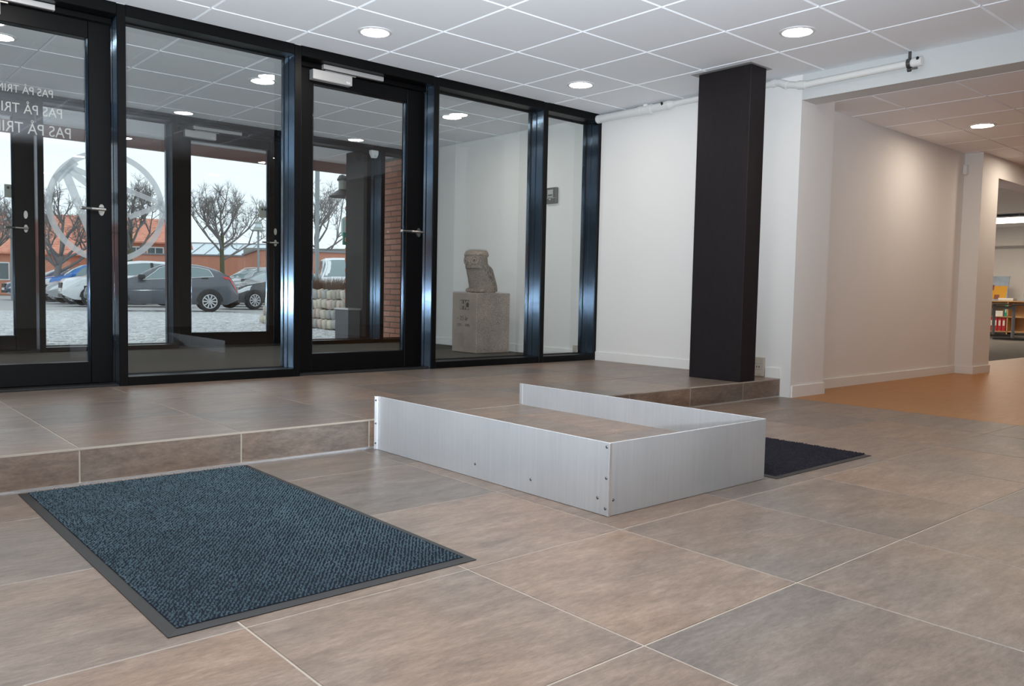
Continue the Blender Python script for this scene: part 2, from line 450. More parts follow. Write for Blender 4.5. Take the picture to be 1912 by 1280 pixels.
M = dict(
    wall=plain('white_wall_paint', (.80, .785, .765), .85, bump=.25, bscale=140, noise=.015, nscale=3),
    beam=plain('darkened_beam', (.60, .615, .61), .85, bump=.25, bscale=140),  # colour darkened from the wall white so the beam renders less bright
    ceil=plain('white_ceiling_tile', (.86, .875, .90), .9, bump=.15, bscale=300),
    grid=plain('grey_ceiling_grid', (.30, .29, .285), .6),
    trim=plain('white_trim_paint', (.82, .81, .79), .5),
    tile=tilemat('slate_look_tile', .5), riser=tilemat('slate_look_riser', 1.2),
    grout=plain('light_grout', (.40, .345, .285), .9, noise=.1, nscale=20),
    wood=woodfloor('orange_wood_floor'),
    frame_v=anodised('black_anodised_upright', (0, 0, 1)), frame_h=anodised('black_anodised_rail', (1, 0, 0)),
    frame=plain('black_powder_coat', (.0022, .0022, .0025), .4, spec=.16),
    gasket=plain('black_rubber_gasket', (.006, .006, .006), .6),
    glass=glassmat('clear_glass'),
    film=frosted('frosted_film', (.97, .98, .99), .30), lettering=frosted('frosted_lettering', (.92, .92, .86), .28),
    steel=plain('brushed_steel', (.62, .60, .56), .3, 1), chrome=plain('silver_anodised', (.58, .565, .55), .42, .6),
    darksteel=plain('dark_steel', (.12, .12, .12), .4, .8),
    alu=alu('brushed_aluminium'), alu_edge=plain('bright_cut_aluminium', (.85, .86, .88), .25, .8),
    column=plain('dark_brown_stained_board', (.0135, .0105, .0120), .6, spec=.22, noise=.35, nscale=40, stretch=(1, 1, .25), bump=.2, bscale=90),
    carpet=plain('grey_entrance_carpet', (.105, .098, .088), 1, spec=.1, noise=.45, nscale=260, bump=.6, bscale=300),
    office_carpet=plain('grey_office_carpet', (.19, .18, .165), 1, spec=.1, noise=.2, nscale=60),
    mat_base=plain('navy_mat_backing', (.010, .014, .022), .95, spec=.1),
    mat_nub=plain('teal_grey_mat_pile', (.074, .108, .126), .95, spec=.1, noise=.4, nscale=7),
    mat_dark=plain('charcoal_mat_pile', (.026, .025, .032), .95, spec=.15, noise=.5, nscale=60),
    rubber=plain('black_rubber_edge', (.019, .019, .019), .55),
    lamp=emit('lamp_glow', LAMP_COL[:3], LAMP_STRENGTH), warm=emit('warm_lamp_glow', (1.0, .85, .69), LAMP_STRENGTH*1.45), lamp_ring=plain('white_lamp_ring', (.72, .72, .72), .4),
    pipe=plain('white_painted_pipe', (.74, .735, .71), .45), hole=plain('dark_opening', (.02, .015, .015), .8),
    socket=plain('beige_socket_plastic', (.50, .445, .37), .5),
    intercom=plain('grey_intercom_plastic', (.085, .082, .078), .45, .2), screen=plain('pale_grey_screen', (.42, .43, .42), .35),
    granite=granite('pink_grey_granite', (.19, .150, .128), (.34, .272, .232), (.44, .365, .315), 190),
    owlstone=granite('carved_granite', (.165, .132, .110), (.30, .246, .205), (.42, .355, .30), 150),
    feather=granite('carved_feather_granite', (.095, .078, .068), (.235, .195, .168), (.36, .305, .262), 110, (1, 1, .28)),
    engrave=plain('dark_engraving', (.045, .038, .034), .9),
    brick=varied('red_brick', [(.62, .28, .195), (.68, .32, .225), (.55, .245, .17), (.70, .345, .245), (.65, .295, .205)]),
    mortar=plain('grey_mortar', (.24, .20, .18), .95),
    brickfar=brickmat('far_brickwork'), fascia=plain('brown_red_fascia_board', (.20, .095, .075), .7),
    stone=varied('field_stone', [(.52, .47, .38), (.40, .36, .30), (.54, .44, .37), (.36, .355, .335), (.57, .52, .43), (.46, .37, .31)], nscale=40, noise=.35),
    earth=plain('dark_soil', (.045, .036, .028), .95),
    hedge=plain('brown_winter_twigs', (.17, .095, .06), .95, noise=.5, nscale=30), leaf=plain('dark_green_leaf', (.03, .09, .03), .6),
    cobble=plain('wet_granite_cobble', (.56, .565, .57), .45, noise=.35, nscale=9, bump=.5, bscale=60),
    ground=plain('wet_paved_ground', (.34, .335, .33), .55, noise=.3, nscale=2),
    bark=plain('mossy_bark', (.105, .115, .060), .95, noise=.35, nscale=12), twig=plain('grey_brown_twig', (.22, .205, .195), .95),
    roof=rooftile('red_roof_tile'), glasshouse=plain('pale_greenhouse_glazing', (.66, .76, .80), .3), white=plain('white_metal', (.80, .82, .83), .5),
    window=plain('dark_window_glass', (.10, .14, .15), .08), pole=plain('galvanised_pole', (.28, .31, .32), .5, .4),
    lamphat=plain('green_grey_enamel', (.30, .33, .30), .5), black=plain('black_enamel', (.02, .02, .022), .5),
    green=plain('green_sign', (.02, .30, .20), .5), aed=plain('pale_green_cabinet', (.42, .58, .53), .5), sticker=plain('pale_sticker', (.34, .36, .31), .6),
    shelfwood=plain('birch_shelf_board', (.50, .30, .135), .5, noise=.15, nscale=8), binder=plain('red_binder', (.42, .025, .03), .5),
    paper=plain('white_paper', (.72, .70, .66), .7), binbody=plain('dark_grey_sheet_metal', (.10, .105, .115), .45, .3), desk=plain('dark_desk_top', (.10, .10, .10), .4), deskleg=plain('grey_desk_leg', (.26, .27, .29), .45, .3),
    yellow=plain('ochre_paint', (.62, .32, .025), .7), skyblue=plain('grey_blue_paint', (.30, .37, .46), .7, noise=.4, nscale=9),
    redbrown=plain('red_brown_paint', (.22, .075, .05), .7), panel=emit('panel_glow', (1, .84, .68), 14),
    tyre=plain('tyre_rubber', (.018, .018, .02), .8), rim=plain('alloy_rim', (.62, .63, .65), .35, .7), carglass=plain('car_window', (.20, .27, .28), .06),
    carlight=plain('clear_headlight', (.75, .78, .80), .15), taillight=plain('red_taillight', (.62, .045, .04), .25), plate=plain('white_plate', (.72, .73, .72), .5),
    cardark=plain('black_car_plastic', (.02, .021, .023), .5),
    paint_grey=carpaint('slate_grey_paint', (.075, .085, .105)), paint_black=carpaint('black_paint', (.022, .024, .030)),
    paint_white=carpaint('white_paint', (.74, .76, .78)), paint_silver=carpaint('silver_paint', (.36, .375, .39)),
    paint_blue=carpaint('bright_blue_paint', (.02, .17, .52)), paint_navy=carpaint('navy_paint', (.03, .055, .12)),
)
# ------------------------------------------------------------------ room shell
H = .133            # platform above the lower floor
ZC = 2.307          # ceiling
YR = -1.85          # face of the step
GLY = .15           # glass of the inner screen
OY = 2.85           # inner face of the outer screen
OG = 3.0            # glass of the outer screen

floor = struct('floor', B().box(-8.2, 0, -9.5, YR, -.12, -.0012), M['grout'])
platform = struct('floor.001', B().box(-8.2, 0, YR+.0018, .2, -.12, H-.0012), M['grout'])
wood = struct('floor.002', B().box(0, 13, -9.5, -1.35, -.12, 0), M['wood'])
vest = struct('floor.003', B().box(-6.2, 0, .2, 3.1, -.12, H-.004), M['carpet'])
offl = struct('floor.004', B().box(3.4, 22, -1.35, 9, -.12, -.002), M['office_carpet'])

def paver(x0, x1, y0, y1, z, c=.0012, g=.0022, t=.012):
    """flat tile with an eased edge"""
    b = B(); x0 += g; x1 -= g; y0 += g; y1 -= g
    vs = [(x0,y0,z-t),(x1,y0,z-t),(x1,y1,z-t),(x0,y1,z-t),(x0,y0,z-c),(x1,y0,z-c),(x1,y1,z-c),(x0,y1,z-c),
          (x0+c,y0+c,z),(x1-c,y0+c,z),(x1-c,y1-c,z),(x0+c,y1-c,z)]
    fs = [(8,9,10,11)]
    for k in range(4):
        k2 = (k+1) % 4; fs += [(k, k2, 4+k2, 4+k), (4+k, 4+k2, 8+k2, 8+k)]
    return b.add(vs, fs)
def fit(lines, lo, hi):
    e = sorted(set([lo, hi] + [l for l in lines if lo+.02 < l < hi-.02])); return list(zip(e, e[1:]))
for (x0, x1) in fit([-4.734+.6*i for i in range(-6, 12)], -7.4, 0):
    for (y0, y1) in fit([-3.415-.5912*j for j in range(-4, 8)], -7.2, YR-.004):
        obj('floor_tile', paver(x0, x1, y0, y1, 0), M['tile'], floor)
for (x0, x1) in fit([-4.68+.6*i for i in range(-6, 12)], -7.4, 0):
    for (y0, y1) in fit([-.64, -1.24], YR, .02):
        obj('floor_tile', paver(x0, x1, y0, y1, H), M['tile'], platform)
for (x0, x1) in fit([-4.68+.6*i for i in range(-6, 12)] + [-.01], -7.4, -.01):
    b = B().cbox(x0+.003, x1-.003, YR, YR+.012, .008, H-.004, .0015)
    obj('riser_tile', b, M['riser'], platform)
obj('corner_strip', B().box(-7.4, -.01, YR-.001, YR+.004, H-.007, H+.0004), M['grout'], platform)
obj('silicone_joint', B().box(-7.4, -.01, YR-.006, YR+.002, 0, .007), M['alu_edge'], platform)

# walls
wr = struct('wall_right', B().box(0, .2, -1.93, 3.05, -.1, 2.6).box(.2, .47, -1.93, -1.6, -.1, 2.6), M['wall'])
wc = struct('wall_corridor', B().box(.47, 3.44, -1.76, -1.6, -.1, 2.6), M['wall'])
wp = struct('wall_pier', B().box(3.44, 3.88, -1.93, -1.6, -.1, 2.6), M['wall'])
wh = struct('wall_header', B().box(3.88, 13, -1.93, -1.70, 1.99, 2.6), M['wall'])
struct('wall_left', B().box(-8.4, -8.2, -9.7, .2, -.1, 2.6), M['wall'])
struct('wall_back', B().box(-8.4, 13, -9.7, -9.5, -.1, 2.6), M['wall'])
struct('wall_vestibule', B().box(-6.4, -6.2, .2, 3.1, -.1, 2.6), M['wall'])
struct('wall_far', B().box(13, 13.2, -9.7, -1.7, -.1, 2.6), M['wall'])
struct('beam', B().box(0, .2, -9.5, -1.93, 2.13, 2.6), M['beam'])
struct('baseboard_right', B().box(-.012, 0, -1.625, -.005, H, H+.075).box(-.012, 0, -1.845, -1.728, H, H+.075), M['trim'])
struct('baseboard_vestibule', B().box(-.012, 0, .2, 2.84, H, H+.075), M['trim'])
struct('baseboard_corridor', B().box(.47, 3.44, -1.772, -1.76, 0, .075), M['trim'])
struct('baseboard_pier', B().box(.012, .482, -1.942, -1.93, 0, .085).box(.47, .482, -1.93, -1.772, 0, .085), M['trim'])
struct('baseboard_far', B().box(3.428, 3.892, -1.942, -1.93, 0, .075).box(3.428, 3.44, -1.93, -1.772, 0, .075), M['trim'])

# ceilings: a dark grid plane and single tiles hung just below it
def ctile(x0, x1, y0, y1, z, e=.006, g=.003):
    b = B(); x0 += g; x1 -= g; y0 += g; y1 -= g
    vs = [(x0+e,y0+e,z),(x1-e,y0+e,z),(x1-e,y1-e,z),(x0+e,y1-e,z),(x0,y0,z+.008),(x1,y0,z+.008),(x1,y1,z+.008),(x0,y1,z+.008),
          (x0,y0,z+.014),(x1,y0,z+.014),(x1,y1,z+.014),(x0,y1,z+.014)]
    fs = [(3,2,1,0)]
    for k in range(4):
        k2 = (k+1) % 4; fs += [(k, k2, 4+k2, 4+k), (4+k, 4+k2, 8+k2, 8+k)]
    return b.add(vs, fs)
def ceiling(name, x0, x1, y0, y1, z, xl, yl):
    c = struct(name, B().box(x0, x1, y0, y1, z+.012, z+.2), M['grid'])
    for (a, b_) in fit(xl, x0, x1):
        for (p, q) in fit(yl, y0, y1):
            obj('ceiling_tile', ctile(a, b_, p, q, z), M['ceil'], c)
    return c
XL = [-3.6+.6*i for i in range(-10, 8)]
ceiling('ceiling', -8.2, 0, -9.5, 0, ZC, XL, [-.30-.6*j for j in range(20)])
ceiling('ceiling.001', -6.2, 0, 0, OY, ZC, [-3.53+.6*i for i in range(-6, 8)], [.2+.6*j for j in range(6)])
canopy = ceiling('ceiling.002', -6.2, .3, OY, 4.33, ZC, [-3.53+.6*i for i in range(-6, 10)], [3.44, 4.04])
cx, cy, kz = -5.44188, -5.06498, (2.2-.722)/(2.25-.722)
ceiling('ceiling.003', .2, 13, -9.5, -1.76, 2.2, [cx+(1.275+.594*i-cx)*kz for i in range(-2, 20)], [cy+(-2.10-.59*j-cy)*kz for j in range(-1, 13)])
struct('ceiling.004', B().box(3.4, 22, -1.7, 9, 2.45, 2.6), M['ceil'])
struct('trim_1', B().box(-6.2, .3, 4.33, 4.40, 2.19, 2.55), M['fascia'])
struct('roof', B().box(-8.4, 13.2, -9.7, 4.40, 2.6, 2.8), M['fascia'])
struct('wall_office', B().box(16.0, 16.2, -1.7, 9, -.1, 2.6).box(15.6, 16.0, -1.7, 9, 2.03, 2.45).box(3.4, 16.2, 9, 9.2, -.1, 2.6).box(13.0, 16.2, -1.9, -1.7, -.1, 2.6), M['wall'])

# ------------------------------------------------------------------ glazed screens
def rail(b, x0, x1, z0, z1, y0, y1): return b.box(x0, x1, y0, y1, z0, z1)
def mullion(name, x0, x1, y0, dep, z0=H, z1=ZC):
    """upright with a grooved side"""
    b = B(); m = y0+dep*.45
    b.cbox(x0, x1, y0, m-.004, z0, z1, .003); b.cbox(x0+.006, x1-.006, m-.004, m+.004, z0, z1, .001); b.cbox(x0, x1, m+.004, y0+dep, z0, z1, .003)
    o = struct(name, b, M['frame_v'])
    obj('front_cap', B().cbox(x0-.001, x1+.001, y0-.003, y0+.006, z0, z1, .002), M['frame'], o)
    return o
def sheet(x0, x1, z0, z1, y, t=.02): return B().box(x0, x1, y, y+t, z0, z1)
def fixed(name, x0, x1, y0, gy, zb=.185, zt=2.245):
    w = empty(name, ((x0+x1)/2, y0, H), kind='structure')
    obj('bottom_rail', B().cbox(x0, x1, y0, y0+.2, H, zb, .003), M['frame'], w)
    obj('top_rail', B().cbox(x0, x1, y0, y0+.2, zt, ZC+.005, .003), M['frame'], w)
    obj('gasket', B().box(x0, x1, gy-.006, gy-.002, zt-.012, zt).box(x0, x1, gy-.006, gy-.002, zb, zb+.008)
        .box(x0, x0+.008, gy-.006, gy-.002, zb, zt).box(x1-.008, x1, gy-.006, gy-.002, zb, zt), M['gasket'], w)
    obj('glass_pane', sheet(x0, x1, zb-.01, zt+.01, gy), M['glass'], w)
    return w
def lever(parent, x, y, z, way=-1, length=.13):
    """oval plate, neck, lever arm and dark grip"""
    h = empty('door_handle', (x, y, z)); h.parent = parent; h.location = Vector((x, y, z)) - ORG[parent.name]
    pl = B(); n = 20
    ring = [(x+.016*math.cos(2*PI*k/n), z+.033*math.sin(2*PI*k/n)) for k in range(n)]
    pl.prism(ring, 'y', y-.008, y)
    o = obj('cover_plate', pl, M['steel'], h)
    b = B().tube((x, y-.008, z), (x, y-.055, z), .009, n=12).tube((x-way*.009, y-.055, z), (x+way*length*.52, y-.055, z), .0095, n=12).smooth()
    obj('lever', b, M['steel'], h)
    b = B().tube((x+way*length*.52, y-.055, z), (x+way*length*.95, y-.055, z), .0085, n=12).smooth()
    obj('grip', b, M['darksteel'], h)
    b = B().tube((x+way*length*.95, y-.055, z), (x+way*length, y-.055, z), .0095, n=12).smooth()
    obj('end_cap', b, M['chrome'], h)
    return h
def door(name, x0, x1, gx0, gx1, y0, gy, ly, closer_x=None):
    """framed glass door: jambs x0..x1, glass gx0..gx1, leaf face at ly, screen face at y0"""
    d = empty(name, ((x0+x1)/2, y0, H), kind='structure')
    zb, zt = .272, 2.112
    obj('door_head', B().cbox(x0, x1, y0, y0+.2, 2.245, ZC+.005, .003).cbox(x0, x1, ly-.012, y0+.2, 2.212, 2.244, .002), M['frame'], d)
    obj('threshold', B().cbox(x0, x1, y0+.015, y0+.2, H, H+.012, .002), M['gasket'], d)
    obj('leaf_stile', B().cbox(x0+.004, gx0, ly, ly+.07, H+.014, 2.206, .003), M['frame'], d)
    obj('leaf_stile', B().cbox(gx1, x1-.004, ly, ly+.07, H+.014, 2.206, .003), M['frame'], d)
    obj('leaf_rail', B().cbox(gx0, gx1, ly+.0005, ly+.07, zt, 2.206, .003), M['frame'], d)
    obj('leaf_rail', B().cbox(gx0, gx1, ly+.0005, ly+.07, H+.014, zb, .003), M['frame'], d)
    obj('glazing_bead', B().cbox(gx0, gx0+.012, gy-.02, gy-.001, zb, zt, .002).cbox(gx1-.012, gx1, gy-.02, gy-.001, zb, zt, .002), M['frame_v'], d)
    obj('glass_pane', sheet(gx0, gx1, zb-.01, zt+.01, gy), M['glass'], d)
    if closer_x is not None:
        c = empty('door_closer', (closer_x, ly, 2.13)); c.parent = d; c.location = Vector((closer_x, ly, 2.13)) - ORG[d.name]
        obj('closer_body', B().cbox(closer_x, closer_x+.30, ly-.055, ly, 2.130, 2.196, .003), M['chrome'], c)
        obj('slide_rail', B().cbox(closer_x+.085, closer_x+.56, ly-.045, ly-.012, 2.212, 2.243, .002), M['chrome'], c)
        obj('slide_slot', B().box(closer_x+.095, closer_x+.55, ly-.036, ly-.022, 2.208, 2.212), M['hole'], c)
        obj('pivot_arm', B().cbox(closer_x+.10, closer_x+.34, ly-.035, ly-.024, 2.198, 2.208, .002), M['steel'], c)
        obj('maker_mark', B().box(closer_x+.255, closer_x+.261, ly-.056, ly-.0549, 2.142, 2.154).box(closer_x+.265, closer_x+.271, ly-.056, ly-.0549, 2.142, 2.150)
            .box(closer_x+.275, closer_x+.281, ly-.056, ly-.0549, 2.142, 2.152), M['paper'], c)
    return d
LY = .115
# inner screen, left to right
fixed('window_1', -6.2, -5.10, 0, GLY)
mullion('trim_2', -5.10, -5.05, 0, .2)
d1 = door('door_1', -5.05, -4.024, -4.90, -4.146, 0, GLY, LY, -4.88)
mullion('trim_3', -4.024, -3.979, 0, .2)
fixed('window_2', -3.979, -2.937, 0, GLY)
mullion('trim_4', -2.937, -2.892, 0, .2)
d2 = door('door_2', -2.892, -1.82, -2.745, -1.98, 0, GLY, LY, -2.775)
mullion('trim_5', -1.82, -1.776, 0, .2)
fixed('window_3', -1.776, -.70, 0, GLY)
mullion('trim_6', -.70, -.652, 0, .2)
fixed('window_4', -.652, -.03, 0, GLY)
mullion('trim_7', -.03, 0, 0, .2)
lever(d1, -4.085, LY, 1.150, -1, .125)
lever(d2, -1.868, LY, 1.160, -1, .19)
# outer screen
OL = OY+.10
d3 = door('door_3', -4.95, -3.862, -4.80, -4.02, OY, OG, OL, -4.9)
mullion('trim_8', -3.862, -3.817, OY, .22)
w5 = fixed('window_5', -3.817, -2.752, OY, OG, .17)
mullion('trim_9', -2.752, -2.70, OY, .22)
d4 = door('door_4', -2.70, -1.60, -2.545, -1.755, OY, OG, OL, -2.62)
mullion('trim_10', -1.60, -1.55, OY, .22)
fixed('window_6', -1.55, -.486, OY, OG, .17)
mullion('trim_11', -.486, -.44, OY, .22)
fixed('window_7', -.44, 0, OY, OG, .17)
fixed('window_8', -6.2, -5.0, OY, OG, .17)
mullion('trim_12', -5.0, -4.95, OY, .22)
for d, x in ((d3, -3.937), (d4, -1.69)):
    lever(d, x, OL, 1.18, -1, .165)
    n = 20
    obj('lock_plate', B().prism([(x+.015*math.cos(2*PI*k/n), 1.297+.034*math.sin(2*PI*k/n)) for k in range(n)], 'y', OL-.008, OL), M['steel'], d)
    sx = x-.145
    s_ = obj('sticker', B().box(sx, sx+.085, OG-.003, OG-.001, 1.435, 1.545), M['sticker'], d)
    obj('sticker_mark', B().box(sx+.018, sx+.038, OG-.0036, OG-.003, 1.508, 1.528).box(sx+.048, sx+.068, OG-.0036, OG-.003, 1.508, 1.528), M['cardark'], s_)
# lettering on the far side of the first door: reads right from the vestibule, mirrored from here
for (x, z, cap) in ((-4.312, 1.758, .0415), (-4.266, 1.651, .0525), (-4.222, 1.543, .0595)):
    text('lettering', 'PAS PÅ TRINET', cap/.70, M['lettering'], d1, (x, GLY+.0215, z), (PI/2, 0, PI), ext=0, sx=.84)
# ring emblem on the outer pane
def emblem():
    b = B(); ox, oz, r = -3.275, 1.418, .502; y0, y1 = OG-.0022, OG-.001
    n = 72; vs = []
    for k in range(n):
        a = 2*PI*k/n
        for rr in (r, r*.895):
            for y in (y0, y1): vs.append((ox+rr*math.cos(a), y, oz+rr*math.sin(a)))
    fs = []
    for k in range(n):
        a, c = k*4, ((k+1) % n)*4
        fs += [(a, c, c+2, a+2)]
    b.add(vs, fs)
    def bar(p, q, w0, w1):
        p = Vector((p[0]*r, p[1]*r)); q = Vector((q[0]*r, q[1]*r)); d_ = (q-p).normalized(); nn = Vector((-d_.y, d_.x))
        pts = [p+nn*w0*r, q+nn*w1*r, q-nn*w1*r, p-nn*w0*r]
        b.add([(ox+a.x, y0-.0002, oz+a.y) for a in pts], [(0,1,2,3)])
    bar((-.66, .66), (.95, .14), .052, .046); bar((-.62, .60), (.36, -.14), .065, .040)
    bar((.95, .12), (.36, -.15), .046, .046); bar((-.70, .60), (-.12, -.95), .075, .055)
    bar((-.84, .40), (-.52, .76), .07, .07)
    return b
obj('ring_emblem', emblem(), M['film'], w5)
s_ = empty('motion_sensor', (-.60, OY, 2.20), label='small pale motion sensor under top rail of the outer glass screen', cat='sensor')
obj('housing', B().prism([(-.645, 2.245), (-.555, 2.245), (-.555, 2.205), (-.575, 2.165), (-.62, 2.165), (-.645, 2.215)], 'y', OY-.045, OY), M['lamp_ring'], s_)
obj('lens', B().box(-.612, -.580, OY-.048, OY-.045, 2.172, 2.192), M['aed'], s_)

# ------------------------------------------------------------------ ceiling lamps
def make_lamp(x, y, z, label, group):
    l = empty('ceiling_lamp', (x, y, z), label=label, cat='lamp', group=group)
    obj('trim_ring', B().lathe([(.080, -.004), (.088, -.008), (.104, -.004), (.106, 0), (.078, 0), (.078, -.003)], (x, y, z), n=32).smooth(), M['lamp_ring'], l)
    b = B(); n = 32
    b.add([(x+.081*math.cos(2*PI*k/n), y+.081*math.sin(2*PI*k/n), z-.0045) for k in range(n)], [tuple(range(n))[::-1]])
    obj('diffuser', b, M['lamp'], l, recalc=False)
    return l
L0 = make_lamp(-2.70, -.595, ZC, 'round recessed ceiling lamp above the black double closer door, left of three', 'round ceiling lamps of the hall')
for x, y, lab, g in [(-.90, -.61, 'round recessed ceiling lamp near the glass screen, left of the dark column top', 'round ceiling lamps of the hall'),
                     (-.90, -2.40, 'round recessed ceiling lamp above the white beam, nearest the right side', 'round ceiling lamps of the hall'),
                     (-2.70, -2.40, 'round recessed ceiling lamp out of frame above the camera', 'round ceiling lamps out of frame'),
                     (-4.50, -.60, 'round recessed ceiling lamp out of frame above the camera', 'round ceiling lamps out of frame'),
                     (-4.50, -2.40, 'round recessed ceiling lamp out of frame above the camera', 'round ceiling lamps out of frame'),
                     (-.90, -4.20, 'round recessed ceiling lamp out of frame above the camera', 'round ceiling lamps out of frame'),
                     (-2.70, -4.20, 'round recessed ceiling lamp out of frame above the camera', 'round ceiling lamps out of frame'),
                     (-4.50, -4.20, 'round recessed ceiling lamp out of frame above the camera', 'round ceiling lamps out of frame'),
                     (-2.70, -6.00, 'round recessed ceiling lamp out of frame above the camera', 'round ceiling lamps out of frame'),
                     (-6.30, -4.20, 'round recessed ceiling lamp out of frame above the camera', 'round ceiling lamps out of frame'),
                     (-4.50, -6.00, 'round recessed ceiling lamp out of frame above the camera', 'round ceiling lamps out of frame')]:
    tag(dup(L0, None, (x, y, ZC)), lab, 'lamp', g)
for x, y, lab in [(-2.68, 1.06, 'round lamp in the porch ceiling seen through the middle fixed pane'),
                  (-.885, 1.03, 'round lamp in the porch ceiling above the stone owl'),
                  (-4.40, 1.22, 'round lamp in the porch ceiling behind the mirrored lettering')]:
    tag(dup(L0, None, (x, y, ZC)), lab, 'lamp', 'round porch ceiling lamps')
warm_me = [ch for ch in L0.children if ch.name.startswith('diffuser')][0].data.copy(); warm_me.materials[0] = M['warm']
for x, y, lab, g in [(2.10, -2.38, 'round recessed lamp in the corridor ceiling by the tan wall', 'corridor ceiling lamps'),
                  (3.9, -2.40, 'round corridor lamp outside the frame on the right', 'corridor ceiling lamps out of frame'), (2.10, -4.6, 'round corridor lamp outside the frame on the right', 'corridor ceiling lamps out of frame'),
                  (5.7, -2.6, 'round corridor lamp outside the frame on the right', 'corridor ceiling lamps out of frame'), (3.9, -4.6, 'round corridor lamp outside the frame on the right', 'corridor ceiling lamps out of frame')]:
    l_ = dup(L0, None, (x, y, 2.2)); tag(l_, lab, 'lamp', g)
    for ch in l_.children:
        if ch.name.startswith('diffuser'): ch.data = warm_me

# ------------------------------------------------------------------ dark column, curb, mats
col = struct('column', B().cbox(-.51, -.324, -1.84, -1.41, H, ZC-.001, .003), M['column'])
obj('ceiling_collar', B().box(-.55, -.284, -1.86, -1.37, ZC-.004, ZC-.001), M['grid'], col)

BX0, BX1, BY0, BY1, BZ = -3.463, -2.542, -1.862, -3.297, .243
curb = empty('aluminium_curb', ((BX0+BX1)/2, (BY0+BY1)/2, 0), label='brushed aluminium U-shaped curb plates standing round a tiled landing', cat='barrier')
T = .006
sp = obj('side_panel', B().cbox(BX0, BX0+T, BY1, BY0-.03, .001, BZ, .001), M['alu'], curb)
fp = obj('front_panel', B().cbox(BX0+T, BX1, BY1, BY1+T, .001, BZ, .001), M['alu'], curb)
sp2 = obj('side_panel', B().cbox(BX1-T, BX1, BY1+T, YR-.004, .001, BZ, .001).cbox(BX1-T, BX1, YR-.004, YR+.02, H+.001, BZ, .001), M['alu'], curb)
obj('corner_strip', B().cbox(BX0-.0015, BX0+.010, BY1-.0015, BY1+.0015, .001, BZ, .0007), M['alu_edge'], curb)
obj('wall_flange', B().cbox(BX0-.016, BX0+.004, BY0-.031, BY0-.026, .001, BZ, .001).cbox(BX0-.001, BX0+.003, BY0-.036, BY0-.026, .001, BZ, .001), M['alu_edge'], curb)
for (y, z) in ((-2.603, .055), (-2.923, .054), (-3.284, .228), (-3.285, .126), (-3.249, .054), (-3.284, .025)):
    obj('screw', B().lathe([(0, -.0028), (.003, -.0028), (.0055, -.0004), (.0055, .001)], (BX0, y, z), 'x', 10).tube((BX0-.0032, y, z), (BX0-.0022, y, z), .0022, n=8), M['darksteel'], curb)
obj('screw', B().lathe([(0, -.0028), (.003, -.0028), (.0055, -.0004), (.0055, .001)], (-3.44, BY1, .053), 'y', 10).tube((-3.44, BY1-.0032, .053), (-3.44, BY1-.0022, .053), .0022, n=8), M['darksteel'], curb)
for z in (.03, .12, .225):
    obj('screw', B().tube((BX0-.010, BY0-.033, z), (BX0-.010, BY0-.030, z), .004, n=8), M['darksteel'], curb)
landing = struct('floor.005', B().box(BX0+T, BX1-T, BY1+T, YR-.004, -.004, H-.0012), M['grout'])
for (x0, x1) in fit([-2.81, -3.41], BX0+T+.002, BX1-T-.002):
    for (y0, y1) in fit([-2.75, -2.15], BY1+T+.002, YR-.004):
        obj('floor_tile', paver(x0, x1, y0, y1, H), M['tile'], landing)

def doormat(name, x0, x1, y0, y1, label, nub, nubmat, dx, dy, r, hgt, jit, border):
    m_ = empty(name, ((x0+x1)/2, (y0+y1)/2, 0), label=label, cat='doormat')
    b = B(); e = border
    b.add([(x0,y0,.001),(x1,y0,.001),(x1,y1,.001),(x0,y1,.001),(x0,y0,.002),(x1,y0,.002),(x1,y1,.002),(x0,y1,.002),
           (x0+e,y0+e,.006),(x1-e,y0+e,.006),(x1-e,y1-e,.006),(x0+e,y1-e,.006)],
          [(3,2,1,0)] + [f for k in range(4) for f in ((k,(k+1)%4,4+(k+1)%4,4+k), (4+k,4+(k+1)%4,8+(k+1)%4,8+k))] + [(8,9,10,11)])
    obj('rubber_border', b, M['rubber'], m_)
    obj('backing', B().box(x0+e, x1-e, y0+e, y1-e, .006, .0075), M['mat_base'] if nub else nubmat, m_)
    vs = []; fs = []; rng = random.Random(3)
    y = y0+e+.003; row = 0
    while y < y1-e-.003:
        x = x0+e+.003+(dx*.5 if row % 2 else 0)
        while x < x1-e-.002:
            px, py = x+rng.uniform(-jit, jit), y+rng.uniform(-jit, jit)
            rr = r*rng.uniform(.65, 1.15); h = .0075+hgt*rng.uniform(.55, 1.2)
            a = (.9 if row % 2 else -.9)+rng.uniform(-.9, .9)
            c_, s_2 = math.cos(a)*rr*1.2, math.sin(a)*rr*1.2; c2, s2 = -math.sin(a)*rr*.75, math.cos(a)*rr*.75
            k = len(vs)
            vs += [(px+c_, py+s_2, .0074), (px+c2, py+s2, .0074), (px-c_, py-s_2, .0074), (px-c2, py-s2, .0074),
                   (px+c_*.45, py+s_2*.45, h), (px-c_*.45, py-s_2*.45, h)]
            fs += [(k, k+1, k+4), (k+1, k+5, k+4), (k+1, k+2, k+5), (k+2, k+3, k+5), (k+3, k+4, k+5), (k+3, k, k+4)]
            x += dx
        y += dy; row += 1
    bb = B(); bb.v = vs; bb.f = fs
    o = obj('pile', bb, nubmat, m_, recalc=False); o['kind'] = 'stuff'
    return m_
doormat('doormat', -4.880, -4.070, -3.372, -1.880, 'large blue grey nubbed doormat lying before the step on the left', True, M['mat_nub'], .0116, .0080, .0037, .0044, .0018, .026)
doormat('doormat', -2.500, -1.690, -3.330, -1.880, 'charcoal plush doormat lying behind the right end of the aluminium curb', False, M['mat_dark'], .0085, .0075, .0046, .0055, .002, .022)

